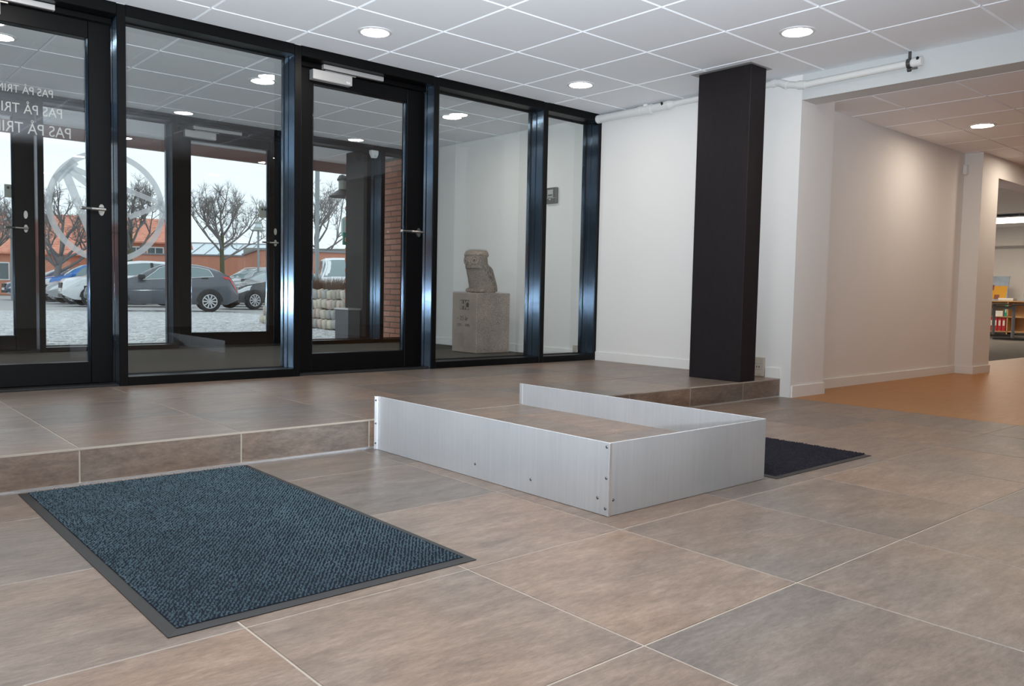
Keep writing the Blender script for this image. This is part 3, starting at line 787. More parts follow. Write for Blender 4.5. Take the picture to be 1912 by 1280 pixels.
# ------------------------------------------------------------------ pipes and fittings on the right wall
pp = empty('wall_pipe', (-.06, -.9, 2.2), label='white painted pipe with tee and dark opening along wall top', cat='pipe')
PZ = 2.262
obj('thick_pipe', B().tube((-.05, .0, PZ), (-.05, -.56, PZ), .034, n=20).lathe([(0, .0), (.036, .0), (.036, -.03), (.034, -.034)], (-.05, 0, PZ), 'y', 20).smooth(), M['pipe'], pp)
obj('tee_fitting', B().tube((-.05, -.47, PZ), (-.05, -.50, PZ), .040, n=20).tube((-.05, -.50, PZ), (-.05, -.58, PZ), .038, n=20).tube((-.05, -.58, PZ), (-.05, -.61, PZ), .041, n=20)
    .tube((-.05, -.54, PZ), (-.05, -.54, PZ+.043), .026, n=16).smooth(), M['pipe'], pp)
obj('reducer', B().tube((-.05, -.61, PZ), (-.05, -.76, PZ+.004), .034, n=20).tube((-.05, -.76, PZ+.004), (-.05, -.79, PZ+.004), .037, n=20).tube((-.05, -.79, PZ+.004), (-.05, -.84, PZ+.006), .036, .025, n=20).smooth(), M['pipe'], pp)
obj('opening', B().tube((-.078, -.735, PZ+.012), (-.094, -.742, PZ+.020), .010, n=12), M['hole'], pp)
obj('thin_pipe', B().tube((-.05, -.84, PZ+.006), (-.05, -1.75, PZ+.010), .0235, n=18).smooth(), M['pipe'], pp)
obj('elbow', B().path([(-.05, -1.72, PZ+.010), (-.05, -1.745, PZ+.010)], .029, 18).path([(-.05, -1.745, PZ+.010), (-.051, -1.775, PZ+.006), (-.053, -1.80, PZ-.004), (-.055, -1.82, PZ-.014)], .026, 18)
    .tube((-.055, -1.82, PZ-.014), (-.056, -1.845, PZ-.024), .029, n=18).smooth(), M['pipe'], pp)
obj('thin_pipe', B().tube((-.055, -1.83, PZ-.018), (-.058, -1.945, PZ-.042), .0235, n=18).tube((-.058, -1.93, PZ-.039), (-.058, -1.985, PZ-.046), .030, n=18).tube((-.058, -1.97, PZ-.045), (-.045, -2.73, PZ-.032), .0235, n=18).smooth(), M['pipe'], pp)
obj('end_cap', B().tube((-.045, -2.715, PZ-.032), (-.045, -2.775, PZ-.031), .030, n=18).smooth(), M['pipe'], pp)
obj('opening', B().tube((-.066, -2.752, PZ-.020), (-.078, -2.757, PZ-.014), .009, n=12), M['hole'], pp)
br = obj('pipe_clamp', B().lathe([(.0255, -.012), (.031, -.012), (.031, .012), (.0255, .012)], (-.046, -2.695, PZ-.033), 'y', 20).box(-.052, -.040, -2.703, -2.687, PZ-.005, ZC-.003)
    .lathe([(.004, -.010), (.013, -.010), (.013, .010), (.004, .010)], (-.046, -2.695, PZ-.072), 'y', 14).box(-.052, -.040, -2.745, -2.700, PZ-.074, PZ-.064), M['darksteel'], pp)

so = empty('wall_socket', (0, -1.677, H), label='beige double wall socket beside the foot of the dark column', cat='socket')
obj('socket_body', B().cbox(-.022, 0, -1.722, -1.634, H+.002, H+.146, .004), M['socket'], so)
obj('switch_rocker', B().cbox(-.025, -.021, -1.700, -1.650, H+.098, H+.136, .001), M['socket'], so)
obj('socket_face', B().cbox(-.025, -.021, -1.700, -1.650, H+.055, H+.092, .001).cbox(-.025, -.021, -1.700, -1.650, H+.018, H+.050, .001), M['socket'], so)
obj('pin_holes', B().box(-.0256, -.0249, -1.688, -1.682, H+.068, H+.080).box(-.0256, -.0249, -1.668, -1.662, H+.068, H+.080), M['hole'], so)
so2 = empty('wall_socket', (0, .20, .16), label='small beige wall socket behind the narrow right glass pane', cat='socket')
obj('socket_body', B().cbox(-.02, 0, .225, .275, H+.02, H+.115, .003), M['socket'], so2)
obj('socket_face', B().cbox(-.023, -.019, .232, .268, H+.03, H+.065, .001).cbox(-.023, -.019, .232, .268, H+.07, H+.105, .001), M['socket'], so2)
ic = empty('door_intercom', (0, .602, 1.568), label='grey wall intercom with pale screen behind the narrow pane', cat='intercom')
obj('intercom_body', B().cbox(-.03, 0, .527, .678, 1.568, 1.718, .004), M['intercom'], ic)
obj('screen', B().cbox(-.032, -.029, .572, .645, 1.628, 1.698, .001), M['screen'], ic)
obj('screen_legend', B().box(-.0325, -.0315, .578, .638, 1.638, 1.654), M['intercom'], ic)
obj('divider_line', B().box(-.031, -.0298, .545, .672, 1.619, 1.623), M['chrome'], ic)
obj('call_button', B().cbox(-.032, -.029, .602, .625, 1.602, 1.612, .001), M['chrome'], ic)
jb = empty('junction_box', (3.42, -1.79, 1.99), label='small white junction box high beside the far corridor pier', cat='junction box')
obj('box_body', B().cbox(3.395, 3.438, -1.80, -1.762, 1.99, 2.085, .003), M['trim'], jb)
obj('box_lid', B().cbox(3.392, 3.396, -1.798, -1.764, 1.995, 2.08, .001), M['white'], jb)

# ------------------------------------------------------------------ owl on its plinth in the porch
pl = empty('granite_plinth', (-.33, 1.24, H), label='pinkish grey granite plinth with engraved text under the stone owl', cat='plinth')
obj('plinth_block', B().cbox(-.545, -.125, 1.045, 1.43, H, .713, .006), M['granite'], pl)
def engr(body, y, z, cap):
    o = text('engraved_text', body, cap/.70, M['engrave'], pl, (-.5455, y, z), (PI/2, 0, -PI/2), 'CENTER', .0006)
    return o
obj('engraved_panel', B().box(-.5462, -.545, 1.165, 1.305, .548, .642), M['engrave'], pl)
text('engraved_text', 'IHC', .112, M['granite'], pl, (-.5464, 1.235, .556), (PI/2, 0, -PI/2), 'CENTER', .0008, .004, .72)
engr('– 25 år', 1.262, .445, .042); engr('1971 – 1996', 1.250, .384, .028)
def owl():
    r = empty('owl_statue', (-.35, 1.24, .713), label='carved granite owl sitting on the plinth behind glass', cat='statue')
    F = Vector((-.972, -.235, 0)); Lx = Vector((.235, -.972, 0)); O = Vector((-.335, 1.235, .713))
    def P(f, l, z): return O + F*f + Lx*l + Vector((0, 0, z))
    rng = random.Random(5)
    R_O = [(0,-.02,.130,.112), (.03,-.005,.138,.122), (.07,.0,.135,.124), (.108,.015,.130,.124), (.15,.030,.125,.124), (.183,.045,.122,.124), (.22,.058,.118,.121), (.250,.070,.113,.116),
           (.268,.082,.108,.108), (.285,.092,.107,.104), (.31,.095,.108,.104), (.345,.094,.106,.103)]
    def ringat(z):
        for p, q in zip(R_O, R_O[1:]):
            if z <= q[0]:
                t = (z-p[0])/(q[0]-p[0]); return [p[i]+(q[i]-p[i])*t for i in range(4)]
        return list(R_O[-1])
    def skin(a, z, off=0):
        _, cf, hf, hl = ringat(z); c, s_ = math.cos(a), math.sin(a); e_ = .85
        f = math.copysign(abs(c)**e_, c)*(hf+off); l = math.copysign(abs(s_)**e_, s_)*(hl+off)
        if z < .238 and c > 0: f -= .026*c*min(1, (.238-z)/.02+.3)
        return P(cf+f, l, z)
    def loft(rings, n=36, rough=.0, fn=None):
        b = B(); vs = []
        for rg in rings:
            for k in range(n):
                a = 2*PI*k/n
                if fn: v = fn(a, rg)
                else:
                    z, cf, hf, hl = rg; c, s_ = math.cos(a), math.sin(a)
                    v = P(cf+math.copysign(abs(c)**.75, c)*hf, math.copysign(abs(s_)**.75, s_)*hl, z)
                vs.append(v+Vector((rng.uniform(-rough, rough), rng.uniform(-rough, rough), rng.uniform(-rough, rough)*.4)))
        m = len(rings)
        fs = [(i*n+k, i*n+(k+1) % n, (i+1)*n+(k+1) % n, (i+1)*n+k) for i in range(m-1) for k in range(n)]
        fs += [tuple(range(n))[::-1], tuple(range((m-1)*n, m*n))]
        return b.add(vs, fs).smooth()
    obj('body', loft([0, .012, .03, .055, .08, .108, .135, .16, .185, .21, .226, .237, .2385, .25, .262, .275, .29, .31, .33, .35], rough=.0022, fn=lambda a, z: skin(a, z)), M['owlstone'], r)
    obj('brow_ridge', loft([(.348, .092, .104, .102), (.358, .092, .112, .107), (.368, .091, .114, .109), (.378, .088, .108, .104), (.392, .083, .102, .097), (.403, .078, .094, .089), (.410, .074, .080, .076)], rough=.0016), M['owlstone'], r)
    for s in (-1, 1):
        e = B(); n = 20; c = P(.186, s*.052, .312); ax = (F*.93 + Lx*(s*.36)).normalized(); u = ax.cross(Vector((0, 0, 1))).normalized(); w = Vector((0, 0, 1))
        def ring(rad, dep): return [c + u*(rad*math.cos(2*PI*k/n)) + w*(rad*math.sin(2*PI*k/n)) + ax*dep for k in range(n)]
        rs = [ring(.043, -.030), ring(.043, .004), ring(.034, .008), ring(.020, .002), ring(.016, .010), ring(.007, .011)]
        e.add([v for q in rs for v in q], [(i*n+k, i*n+(k+1) % n, (i+1)*n+(k+1) % n, (i+1)*n+k) for i in range(5) for k in range(n)])
        ey = obj('eye', e.smooth(), M['owlstone'], r)
        p_ = B(); q = ring(.0085, .0108); p_.add(q + [c+ax*.013], [(k, (k+1) % n, n) for k in range(n)])
        obj('pupil', p_, M['engrave'], ey)
    bk = B(); bk.add([P(.192, -.016, .318), P(.192, .016, .318), P(.214, 0, .298), P(.204, 0, .262), P(.188, -.020, .270), P(.188, .020, .270)],
                     [(0,1,2), (0,2,4), (1,5,2), (2,3,4), (2,5,3), (0,4,5,1), (3,5,4)])
    obj('beak', bk, M['owlstone'], r)
    for s in (-1, 1):
        wv = B(); vs = []; inn = []; rows = 14; cols = 12
        for i in range(rows):
            z = .012+(.266-.012)*i/(rows-1)
            a0, a1 = math.radians(58+58*(1-z/.266)), math.radians(176)
            for j in range(cols):
                q = j/(cols-1); a = (a0+(a1-a0)*q)*s
                edge = min(1, q*5, (1-q)*5)*min(1, (rows-1-i)/1.5+.15)
                vs.append(skin(a, z, .014*edge+(.0032 if (j+i//2) % 2 else 0)*edge)); inn.append(skin(a, z, -.012))
        fs = [(i*cols+j, i*cols+j+1, (i+1)*cols+j+1, (i+1)*cols+j) for i in range(rows-1) for j in range(cols-1)]
        k0 = len(vs)
        for j in range(cols-1): fs += [(j, k0+j, k0+j+1, j+1), ((rows-1)*cols+j, (rows-1)*cols+j+1, k0+(rows-1)*cols+j+1, k0+(rows-1)*cols+j)]
        for i in range(rows-1): fs += [(i*cols, (i+1)*cols, k0+(i+1)*cols, k0+i*cols), (i*cols+cols-1, k0+i*cols+cols-1, k0+(i+1)*cols+cols-1, (i+1)*cols+cols-1)]
        obj('wing', wv.add(vs+inn, fs).smooth(), M['feather'], r)
    for s in (-1, 1):
        ft = B()
        for t_ in (-1, 0, 1):
            c0, c1 = P(.05, s*.052+t_*.028, .028), P(.112, s*.054+t_*.030, .024)
            ft.tube(c0, c1, .024, .021, n=10); ft.tube(c1, P(.138, s*.054+t_*.030, .016), .021, .010, n=10)
        obj('foot', ft.smooth(), M['owlstone'], r)
owl()

# ------------------------------------------------------------------ office seen past the corridor
sh = empty('open_bookshelf', (15.4, 1.9, 0), label='low birch bookshelf against the far office wall', cat='bookshelf')
SX0, SX1 = 15.10, 15.45
obj('shelf_top', B().box(SX0-.01, SX1, .2, 3.2, .74, .765), M['shelfwood'], sh)
for z in (.06, .39): obj('shelf_board', B().box(SX0, SX1, .2, 3.2, z, z+.022), M['shelfwood'], sh)
for y in (.2, .73, 1.50, 2.28, 3.18): obj('shelf_side', B().box(SX0, SX1, y, y+.022, .0, .74), M['shelfwood'], sh)
obj('shelf_back', B().box(SX1-.01, SX1, .2, 3.2, .06, .74), M['shelfwood'], sh)
bi = None
for k in range(5):
    y = 1.545+k*.085
    if bi is None:
        bi = empty('ring_binder', (15.25, y, .082), label='red ring binder right against the shelf divider', cat='binder', group='red binders on the low shelf')
        obj('cover', B().cbox(15.12, 15.40, y, y+.075, .082, .372, .003), M['binder'], bi)
        obj('spine_label', B().box(15.118, 15.12, y+.018, y+.057, .20, .32), M['paper'], bi)
    else: tag(dup(bi, None, (15.25, y, .082)), ['', 'red ring binder second from the right shelf divider', 'red ring binder in the middle of the lower shelf row', 'red ring binder second from the left end of the row', 'red ring binder at the left end of the row'][k])
for y, hh, ml, lab in ((1.62, .12, 'paper', 'white paper stack on the upper shelf level'), (1.86, .16, 'screen', 'grey document box beside the paper stack on upper shelf')):
    o = empty('paper_stack', (15.25, y+.1, .412), label=lab, cat='papers')
    obj('sheets', B().cbox(15.14, 15.40, y, y+.20, .412, .412+hh, .002), M[ml], o); obj('top_sheet', B().box(15.15, 15.39, y+.01, y+.19, .412+hh, .414+hh), M['paper'], o)
o = empty('green_folder', (15.25, 1.56, .412), label='green folder standing on the upper shelf level', cat='folder')
obj('cover', B().cbox(15.14, 15.40, 1.535, 1.585, .412, .66, .002), M['green'], o); obj('spine_label', B().box(15.138, 15.14, 1.55, 1.57, .5, .6), M['paper'], o)
o = empty('paper_stack', (15.2, 1.60, .765), label='flat cream box lying on top of the bookshelf', cat='box')
obj('box_body', B().cbox(15.12, 15.36, 1.42, 1.72, .765, .815, .003), M['paper'], o); obj('box_lid', B().cbox(15.115, 15.365, 1.415, 1.725, .80, .825, .002), M['trim'], o)
def painting(y0, y1, lab, flip):
    p_ = empty('landscape_painting', (15.3, (y0+y1)/2, .765), label=lab, cat='painting')
    def tilt(z): return 15.25+.16*(z-.765)/.56
    def q(b, ya, yb, za, zb, off=0): return b.add([(tilt(za)-off, ya, za), (tilt(za)-off, yb, za), (tilt(zb)-off, yb, zb), (tilt(zb)-off, ya, zb), (tilt(za)+.02, ya, za), (tilt(za)+.02, yb, za), (tilt(zb)+.02, yb, zb), (tilt(zb)+.02, ya, zb)],
        [(0,1,2,3), (4,7,6,5), (0,4,5,1), (1,5,6,2), (2,6,7,3), (3,7,4,0)])
    w = y1-y0
    obj('canvas', q(B(), y0, y1, .765, 1.325), M['skyblue'], p_)
    obj('yellow_houses', q(q(B(), y0+.02, y0+w*.55, .80, 1.10, .003), y0+w*.2, y0+w*.9, .80, 1.02, .004), M['yellow'], p_)
    obj('brown_roofs', q(q(B(), y0+w*.55, y1-.02, 1.0, 1.12, .006), y0+w*.3, y0+w*.5, .8, .9, .006), M['redbrown'], p_)
painting(1.60, 2.12, 'landscape painting of ochre houses leaning on the bookshelf', 0)
painting(.75, 1.27, 'second landscape painting cut off by the right picture edge', 1)
de = empty('height_desk', (12.5, .8, 0), label='dark topped desk on grey T-legs before the bookshelf', cat='desk')
E0, E1 = Vector((14.03, 1.43, 0)), Vector((12.5, .57, 0)); dd = (E1-E0).normalized(); nn = Vector((-dd.y, dd.x, 0))
a, b_ = E0-dd*.2, E1+dd*.2
obj('desk_top', B().add([tuple(p + Vector((0, 0, z))) for z in (.675, .70) for p in (a-nn*.4, b_-nn*.4, b_+nn*.4, a+nn*.4)], [(3,2,1,0), (4,5,6,7), (0,1,5,4), (1,2,6,5), (2,3,7,6), (3,0,4,7)]), M['desk'], de)
for e in (E0, E1):
    obj('leg', B().tube(e+Vector((0, 0, .03)), e+Vector((0, 0, .675)), .032, n=8), M['deskleg'], de)
    obj('foot', B().tube(e-nn*.34+Vector((0, 0, .022)), e+nn*.34+Vector((0, 0, .022)), .022, n=6), M['desk'], de)
obj('crossbar', B().tube(E0+Vector((0, 0, .62)), E1+Vector((0, 0, .62)), .03, n=6), M['deskleg'], de)
pa = empty('office_light', (13.6, 1.4, 2.36), label='flat lit rectangular panel light under the office ceiling', cat='lamp')
obj('housing', B().box(12.4, 13.6, .35, 2.0, 2.375, 2.40), M['white'], pa); obj('diffuser', B().box(12.43, 13.57, .38, 1.97, 2.366, 2.375), M['panel'], pa)
for hx, hy in ((12.6, .6), (13.4, 1.8)): obj('hanger', B().tube((hx, hy, 2.40), (hx, hy, 2.45), .006, n=6), M['steel'], pa)
for x, y in ((9.0, 1.5), (9.0, 5.0), (13, 5.0)):  # extra panels added out of view to light the office
    p2 = empty('office_light', (x, y, 2.36), label='added office panel light, unseen behind the corridor wall', cat='lamp', group='added office panel lights out of view')
    obj('housing', B().box(x-.6, x+.6, y-.6, y+.6, 2.375, 2.445), M['white'], p2); obj('diffuser', B().box(x-.57, x+.57, y-.57, y+.57, 2.366, 2.375), M['panel'], p2)

# ------------------------------------------------------------------ outside: ground, brick wall, stone bed
ZG = -.05
struct('ground', B().box(-90, 120, 3.1, 190, -.5, ZG-.02), M['ground'])
struct('path', B().box(-6.2, 0, 3.08, 4.0, -.12, H-.015), M['ground'])
def cobbles():
    vs = []; fs = []; rng = random.Random(9); y = 4.32; row = 0
    while y < 21:
        d = .105*rng.uniform(.92, 1.1); x = -6.2+(.07 if row % 2 else 0)
        lim = 2.12 if y < 12 else 4.5
        while x < lim:
            w = .15*rng.uniform(.75, 1.2); z = ZG+rng.uniform(-.006, .006); t = [rng.uniform(-.005, .005) for _ in range(4)]
            g = .007; k = len(vs); i_ = .014
            vs += [(x+g, y+g, ZG-.025), (x+w-g, y+g, ZG-.025), (x+w-g, y+d-g, ZG-.025), (x+g, y+d-g, ZG-.025),
                   (x+g+i_, y+g+i_, z+t[0]), (x+w-g-i_, y+g+i_, z+t[1]), (x+w-g-i_, y+d-g-i_, z+t[2]), (x+g+i_, y+d-g-i_, z+t[3])]
            fs += [(k+4, k+5, k+6, k+7), (k, k+1, k+5, k+4), (k+1, k+2, k+6, k+5), (k+2, k+3, k+7, k+6), (k+3, k, k+4, k+7)]
            x += w
        y += d; row += 1
    b = B(); b.v = vs; b.f = fs
    o = obj('cobblestones', b, M['cobble'], recalc=False)
    tag(o, 'pale wet cobblestones paving the yard before the parked cars', 'paving', kind='stuff')
cobbles()
# brick wall running out from the porch; the courses that show are single bricks
bw = struct('wall_brick', B().box(.010, .30, 3.06, 4.44, -.1, 2.30), M['mortar'])
course, bl = .0667, .24
meshes = {}
zc_ = H-.06; r_ = 0
while zc_ < 2.26:
    y = 3.05-(.12 if r_ % 2 else 0)
    while y < 4.40:
        ya, yb = max(y, 3.052), min(y+bl-.012, 4.50 if r_ % 2 else 4.455)
        key = (round(ya-y, 3), round(yb-y, 3))
        if key not in meshes:
            b = B().cbox(-.012, .012 if yb < 4.44 else .30, ya-y, yb-y, 0, course-.012, .003)
            meshes[key] = mesh_of('brick', b, (0, 0, 0)); meshes[key].materials.append(M['brick'])
        o = bpy.data.objects.new('brick', meshes[key]); C.objects.link(o); o.parent = bw
        o.location = Vector((.012+random.uniform(-.002, .002), y, zc_)) - ORG[bw.name]
        y += bl
    zc_ += course; r_ += 1
# pillar outside, with the grey box at its foot
struct('column.001', B().cbox(-.53, -.345, 3.15, 3.55, H-.1, ZC-.001, .003), M['column'])
bn = empty('grey_box', (-.57, 3.36, ZG), label='low grey metal box standing by the dark pillar outside', cat='box')
obj('box_body', B().cbox(-.70, -.545, 3.18, 3.48, ZG+.022, .485, .004), M['binbody'], bn); obj('box_lid', B().cbox(-.708, -.537, 3.172, 3.488, .485, .505, .003), M['chrome'], bn)

sw = struct('wall_stone', B().add([(2.24, 7.9, ZG-.1), (2.9, 7.9, ZG-.1), (2.9, 11.70, ZG-.1), (2.16, 11.70, ZG-.1), (2.36, 7.9, .69), (2.9, 7.9, .69), (2.9, 11.45, .69), (2.26, 11.45, .69)],
     [(3,2,1,0), (4,5,6,7), (0,1,5,4), (1,2,6,5), (2,3,7,6), (3,0,4,7)]), M['earth'])
def boulder(seed):
    rng = random.Random(seed); bm = bmesh.new(); bmesh.ops.create_cube(bm, size=1.0)
    bmesh.ops.subdivide_edges(bm, edges=bm.edges, cuts=1, use_grid_fill=True)
    for v in bm.verts:
        l = max(abs(v.co.x), abs(v.co.y), abs(v.co.z)); s = v.co.normalized()
        v.co = v.co*.52 + s*.5*.56
        v.co += Vector((rng.uniform(-.05, .05), rng.uniform(-.05, .05), rng.uniform(-.05, .05)))
    me = bpy.data.meshes.new('stone'); bm.to_mesh(me); bm.free(); me.materials.append(M['stone'])
    me.polygons.foreach_set('use_smooth', [True]*len(me.polygons)); return me
bo = [boulder(i) for i in range(5)]
for r_ in range(4):
    z = ZG+.10+.188*r_; y = 7.95+(.09 if r_ % 2 else 0)
    while y < 11.72-.07*r_:
        w = random.uniform(.135, .215)
        xf = 2.235-(y-7.9)*.036+.03*r_
        o = bpy.data.objects.new('stone', random.choice(bo)); C.objects.link(o); o.parent = sw
        o.location = Vector((xf+.035, y+w/2, z+random.uniform(-.01, .01))) - ORG[sw.name]
        o.scale = (.15, w*.86, .186*random.uniform(.94, 1.04)); o.rotation_euler = (random.uniform(-.08, .08), random.uniform(-.1, .1), random.uniform(-.1, .1))
        y += w
hb = B(); rng = random.Random(2)
for k in range(2600):
    x, y = rng.uniform(2.32, 2.85), rng.uniform(7.9, 11.35); h = rng.uniform(.12, .30); a, c = rng.uniform(-.06, .06), rng.uniform(-.06, .06)
    hb.add([(x-.004, y, .691), (x+.004, y+.003, .691), (x+a, y+c, .70+h)], [(0,1,2)]); hb.add([(x, y-.004, .691), (x+.002, y+.004, .691), (x-a, y-c, .70+h*.9)], [(0,1,2)])
o = obj('hedge', hb, M['hedge'], recalc=False); tag(o, 'brown clipped winter hedge on top of the stone bed', 'hedge', kind='stuff')
b = B()
for k in range(9):
    a = k*.7; x, y = 2.60, 8.35
    b.add([(x, y-.012, .692), (x, y+.012, .692), (x+.14*math.cos(a), y+.14*math.sin(a), .98+.03*(k % 3))], [(0,1,2)])
tag(obj('leafy_plant', b, M['leaf'], recalc=False), 'small dark green spiky plant at the right end of the hedge', 'plant')

# ------------------------------------------------------------------ lamps and poles outside
def street_lamp(x, y, ztop, label):
    l = empty('street_lamp', (x, y, ZG), label=label, cat='street lamp')
    obj('post', B().tube((x, y, ZG-.02), (x, y, ztop-.42), .055, .042, n=10), M['pole'], l)
    obj('lamp_shade', B().lathe([(.04, -.25), (.12, -.27), (.19, -.34), (.30, -.42), (.30, -.44), (.17, -.36), (.04, -.36)], (x, y, ztop), n=20).smooth(), M['lamphat'], l)
    obj('lamp_glass', B().lathe([(.13, -.28), (.13, -.13), (0, -.13)], (x, y, ztop), n=16), M['glasshouse'], l)
    obj('lamp_cap', B().lathe([(.15, -.13), (.14, -.07), (.07, -.02), (0, 0)], (x, y, ztop), n=16).smooth(), M['lamphat'], l)
street_lamp(9.98, 29.55, 3.63, 'grey street lamp with wide shade right of the bare tree')
street_lamp(1.83, 36.7, 3.86, 'grey street lamp with wide shade at the far left')
fp_ = empty('flag_pole', (4.19, 13.2, ZG), label='plain grey pole rising behind the stone bed', cat='pole')
obj('shaft', B().tube((4.19, 13.2, ZG-.02), (4.19, 13.2, 2.85), .048, n=12).smooth(), M['pole'], fp_); obj('upper_shaft', B().tube((4.19, 13.2, 2.85), (4.19, 13.2, 6.5), .056, .04, n=12).smooth(), M['pole'], fp_)
lx, LYY = -.03, 4.52
la = empty('wall_lantern', (lx, LYY, 1.8), label='dark wall lantern with cone shade on the brick wall end', cat='lantern')
obj('shade', B().lathe([(.02, -.02), (.06, -.05), (.17, -.13), (.17, -.14), (.05, -.08), (.02, -.08)], (lx, LYY, 2.052), n=20).smooth(), M['black'], la)
obj('cap', B().lathe([(.065, 0), (.07, .02), (.04, .07), (0, .085)], (lx, LYY, 2.122), n=16).smooth(), M['black'], la)
obj('glass', B().lathe([(.05, .08), (.05, -.04)], (lx, LYY, 2.052), n=14), M['lamphat'], la)
obj('bracket', B().tube((lx, LYY, 2.16), (lx+.01, 4.40, 2.16), .012, n=8), M['black'], la)
ae = empty('defibrillator_cabinet', (.06, 4.55, 1.30), label='pale green cabinet with green sign on brick wall end', cat='cabinet')
obj('cabinet_body', B().cbox(-.015, .22, 4.502, 4.60, 1.40, 1.66, .03), M['aed'], ae); obj('sign', B().cbox(-.02, .20, 4.502, 4.53, 1.30, 1.46, .003), M['green'], ae)
obj('sign_mark', B().box(-.0215, -.0198, 4.508, 4.524, 1.35, 1.41), M['paper'], ae)

# ------------------------------------------------------------------ bare trees
def tree(x, y, h, spread, trunk_h, seed, label, lean=0.0, r0=.14, moss=True):
    rng = random.Random(seed)
    t = empty('bare_tree', (x, y, ZG), label=label, cat='tree')
    tr = B(); brn = B(); tw = B()
    p = Vector((x, y, ZG-.05)); top = Vector((x+lean, y, trunk_h))
    segs = 4
    pts = [p.lerp(top, k/segs)+Vector((rng.uniform(-.03, .03), rng.uniform(-.03, .03), 0))*(k > 0) for k in range(segs+1)]
    for k in range(segs): tr.tube(pts[k], pts[k+1], r0*(1-.09*k), r0*(1-.09*(k+1)), n=8, caps=False)
    def twigs(q, n, l, up):
        for _ in range(n):
            d_ = Vector((rng.gauss(0, .7), rng.gauss(0, .7), rng.gauss(up, .5))).normalized()
            e = q + d_*l*rng.uniform(.5, 1.2); mid = q.lerp(e, .5)+Vector((rng.uniform(-.05, .05), rng.uniform(-.05, .05), .03))
            tw.tube(q, mid, .008, .006, n=3, caps=False); tw.tube(mid, e, .006, .003, n=3, caps=False)
            for _2 in range(2):
                d2 = (d_+Vector((rng.gauss(0, .6), rng.gauss(0, .6), rng.gauss(.2, .4)))).normalized()
                tw.tube(mid, mid+d2*l*.45*rng.uniform(.5, 1.1), .005, .002, n=3, caps=False)
    def grow(q, d_, r, l, depth):
        e = q
        for k in range(3):
            d_ = (d_+Vector((rng.gauss(0, .13), rng.gauss(0, .13), .10))).normalized()
            n_ = e + d_*l/3; brn.tube(e, n_, r*(1-.12*k), r*(1-.12*(k+1)), n=5, caps=False); e = n_
            if depth > 0 and k >= 1: 
                s = (d_+Vector((rng.gauss(0, .75), rng.gauss(0, .75), rng.gauss(.1, .3)))).normalized()
                grow(e, s, r*.55, l*.62, depth-1)
            if rng.random() < .7: twigs(e, 2, .42, .4)
        if depth > 0 and e.z < h-.5: grow(e, (d_+Vector((rng.gauss(0, .4), rng.gauss(0, .4), .3))).normalized(), r*.6, l*.72, depth-1)
        else: twigs(e, 9, .55, .9)
    nl = 9
    for k in range(nl):
        a = 2*PI*k/nl+rng.uniform(-.3, .3); f = k/nl
        zz = trunk_h*(.62+.38*((k*5) % nl)/nl)
        q = p.lerp(top, zz/trunk_h)
        rise = rng.uniform(.25, 1.3)
        grow(q, Vector((math.cos(a)*spread, math.sin(a)*spread, rise)).normalized(), r0*.42, (h-zz)*.42, 2)
    grow(top, Vector((0, 0, 1)), r0*.5, (h-trunk_h)*.42, 2)
    obj('trunk', tr.smooth(), M['bark'] if moss else M['twig'], t, recalc=False)
    obj('branches', brn.smooth(), M['twig'], t, recalc=False)
    o = obj('twigs', tw, M['twig'], t, recalc=False); o['kind'] = 'stuff'
tree(10.35, 34.5, 5.75, .95, 3.3, 11, 'bare pollarded tree with mossy trunk behind the grey hatchback tail')
tree(6.36, 35.3, 5.7, 1.0, 3.2, 12, 'bare tree with mossy trunk seen inside the right of the ring emblem')
tree(3.15, 35.4, 5.2, 1.1, 2.0, 13, 'bare low forking tree seen inside the left of the ring emblem', .35, .17, False)
tree(1.0, 39.5, 5.3, 1.1, 2.4, 14, 'bare tree at the left picture edge behind the street lamp', 0, .15, False)
tree(17.6, 38.6, 7.0, .8, 3.5, 15, 'bare ivy greened tree behind the plain grey pole', 0, .15)

# ------------------------------------------------------------------ buildings
def local_build(name, loc, rz, label):
    return empty(name, loc, rz, label=label, cat='building')
b1 = local_build('brick_building', (12.5, 48.7, ZG), math.atan2(.472, -.882), 'long red tiled brick building behind the left trees')
obj('wall', B().box(3.6, 26, -6, 0, 0, 2.7).box(0, 3.6, -6, -.2, 0, 3.5), M['brickfar'], b1, local=True)
obj('wall', B().box(5.2, 8.0, 0, 1.6, 0, 2.1), M['brickfar'], b1, local=True)
rf = B(); rf.add([(3.6, .35, 2.62), (26, .35, 2.62), (26, -4.2, 5.3), (3.6, -4.2, 5.3), (3.6, .35, 2.5), (26, .35, 2.5), (26, -8, 2.6), (3.6, -8, 2.6)], [(0,1,2,3), (4,7,6,5), (0,4,5,1), (3,2,6,7), (0,3,7,4), (1,5,6,2)])
obj('roof', rf, M['roof'], b1, local=True)
rf = B(); rf.add([(-.4, .2, 3.5), (3.6, .2, 3.5), (3.6, -4.2, 5.25), (-.4, -4.2, 5.25), (-.4, .2, 3.4), (3.6, .2, 3.4), (3.6, -8, 3.4), (-.4, -8, 3.4)], [(0,1,2,3), (4,7,6,5), (0,4,5,1), (3,2,6,7), (0,3,7,4), (1,5,6,2)])
obj('roof', rf, M['roof'], b1, local=True)
for k in range(3):
    w = obj('window', B().box(.25+1.12*k, 1.25+1.12*k, -.22, -.16, 1.5, 3.2), M['white'], b1, local=True)
    obj('pane', B().box(.31+1.12*k, .72+1.12*k, -.16, -.14, 1.58, 3.12).box(.78+1.12*k, 1.19+1.12*k, -.16, -.14, 1.58, 3.12), M['window'], w, local=True)
